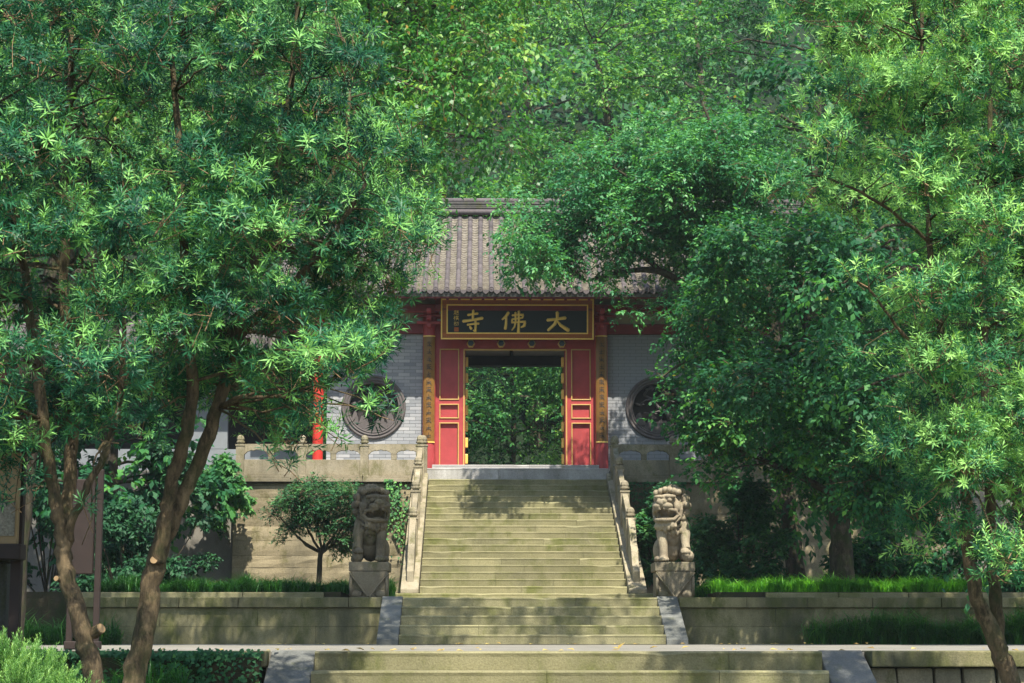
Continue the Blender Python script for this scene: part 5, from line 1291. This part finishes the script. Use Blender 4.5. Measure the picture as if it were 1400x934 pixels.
# ---- fallen leaves on the path edge
n = 90; pos = np.stack([RNG.uniform(-4, 5, n), 16.72 + RNG.random(n) ** 2 * 2.5, np.full(n, .008)], 1); pos[:40, 1] = 28.0 - RNG.random(40) * .6
D = np.stack([RNG.normal(size=n), RNG.normal(size=n), np.full(n, .15)], 1); ln = RNG.uniform(.05, .1, n)
tag(leaf_mesh('fallen_leaves', pos, D, np.tile(np.array([0, -.3, 1.]), (n, 1)), ln, ln * .5, RNG.random(n), LEAF, M['fallen'], None, 'stuff'), 'dry fallen leaves scattered along the path', 'leaves')

# ================================================================== notice board and signs on the left
nb = thing('notice_board', 'tan wooden notice board with posters at the left edge, behind the trunks', 'notice board', (-4.6, 14.6, -.6))
a, c_ = at(-120, 625, 14.8), at(14, 742, 14.2)
X0, X1, Z0, Z1 = a[0], c_[0], c_[2], a[2]
MB().box(X0, X1, 14.4, 14.46, Z0, Z1).build('panel', M['sign'], nb, .006)
MB().box(X0 - .03, X1 + .05, 14.32, 14.5, Z0 - .12, Z0 - .002).build('sill', M['woodred'], nb, .01)
MB().box(X0 - .05, X1 + .08, 14.25, 14.55, Z1 + .002, Z1 + .09).build('head_rail', M['woodred'], nb, .01)
for x in (X0 + .02, X1 - .02): MB().box(x - .04, x + .04, 14.47, 14.55, -1.2, Z1).build('post', M['woodred'], nb, .008)
x = X1 - .27; MB().tube([(x, 14.385, Z0), (x, 14.385, Z1)], .012, 8).build('divider', M['trim'], nb)
for i, (dx, dz, w_, h, m) in enumerate(((.38, .05, .16, .24, 'paper'), (.38, .32, .14, .2, 'teal'), (.12, .06, .2, .26, 'paper'), (.62, .1, .15, .3, 'teal'))):
    MB().box(X1 - dx - w_ / 2, X1 - dx + w_ / 2, 14.392, 14.398, Z0 + dz, Z0 + dz + h).build('poster', M[m], nb)
bs = thing('stone_pillar', 'dark rough stone block under the notice board', 'pillar', (X0 + .3, 14.7, -.9))
MB().box(X0, X1 - .12, 14.6, 14.95, -1.0, Z0 - .13).build('block', M['slate'], bs, .03); MB().box(X0 - .02, X1 - .1, 14.58, 14.97, Z0 - .129, Z0 - .06).build('cap', M['slate'], bs, .02)
sb = thing('sign_stand', 'reddish brown wooden sign stand between the left trunks', 'sign', (-4.6, 19, 0))
a, c_ = at(104, 655, 19), at(126, 785, 19)
MB().box(a[0], c_[0], 19, 19.08, c_[2], a[2]).build('panel', M['woodred'], sb, .01)
for x in (a[0] - .02, c_[0] + .05): MB().box(x - .03, x + .03, 19.0, 19.06, -.01, a[2] + .1).build('post', M['woodred'], sb, .008)
MB().box(a[0] - .06, c_[0] + .1, 18.97, 19.1, .0, .08).build('foot', M['woodred'], sb, .01)
p = at(1148, 788, 31.6); t = thing('marker_stone', 'small pinkish stone marker in the grass on the right bank', 'stone', (p[0], 31.6, .7))
MB().box(p[0] - .13, p[0] + .13, 31.5, 31.66, .68, 1.12).build('stone', M['pinkstone'], t, .02)

# ================================================================== added haze volume that lifts the shadows
hz = MB().box(-640, 640, -420, 170, -3.2, 120).build('haze', M['soil']); hz['kind'] = 'stuff'; tag(hz, 'thin pale haze added to lift the shadows', 'haze')
hm = bpy.data.materials.new('shadow_lift_haze'); hm.use_nodes = True; hn = hm.node_tree; hn.nodes.clear()
ho = hn.nodes.new('ShaderNodeOutputMaterial'); pv = hn.nodes.new('ShaderNodeVolumePrincipled'); pv.inputs['Density'].default_value = 0.00035
pv.inputs['Color'].default_value = (.80, .95, 1.0, 1); pv.inputs['Anisotropy'].default_value = .1
hn.links.new(pv.outputs[0], ho.inputs['Volume']); hz.data.materials.clear(); hz.data.materials.append(hm)

# ---- things of one kind share a group
kinds = {}
for o in list(COL.objects):
    if o.parent is None and o.get('category') and not o.get('group') and o.get('kind') != 'stuff': kinds.setdefault(o.name.split('.')[0], []).append(o)
words = {'stone_lion': 'stone lions guarding the stairs', 'couplet_board': 'couplet boards beside the door', 'stone_staircase': 'flights of stone stairs', 'retaining_wall': 'low stone retaining walls', 'terrace_wall': 'terrace walls under the gate',
         'stone_balustrade': 'carved stone balustrades', 'podocarpus_tree': 'yew pines in the foreground', 'garden_tree': 'trees beyond the doorway', 'bank_tree': 'dark trees on the banks', 'camellia_bush': 'bushes near the lions', 'climbing_shrub': 'bushes at the rubble wall',
         'bank_bush': 'bushes on the right bank', 'wall_ivy': 'ivy on the terrace walls', 'seedling': 'yew pine seedlings'}
for k, l in kinds.items():
    if len(l) > 1:
        for o in l: o['group'] = words.get(k, k.replace('_', ' ') + 's')
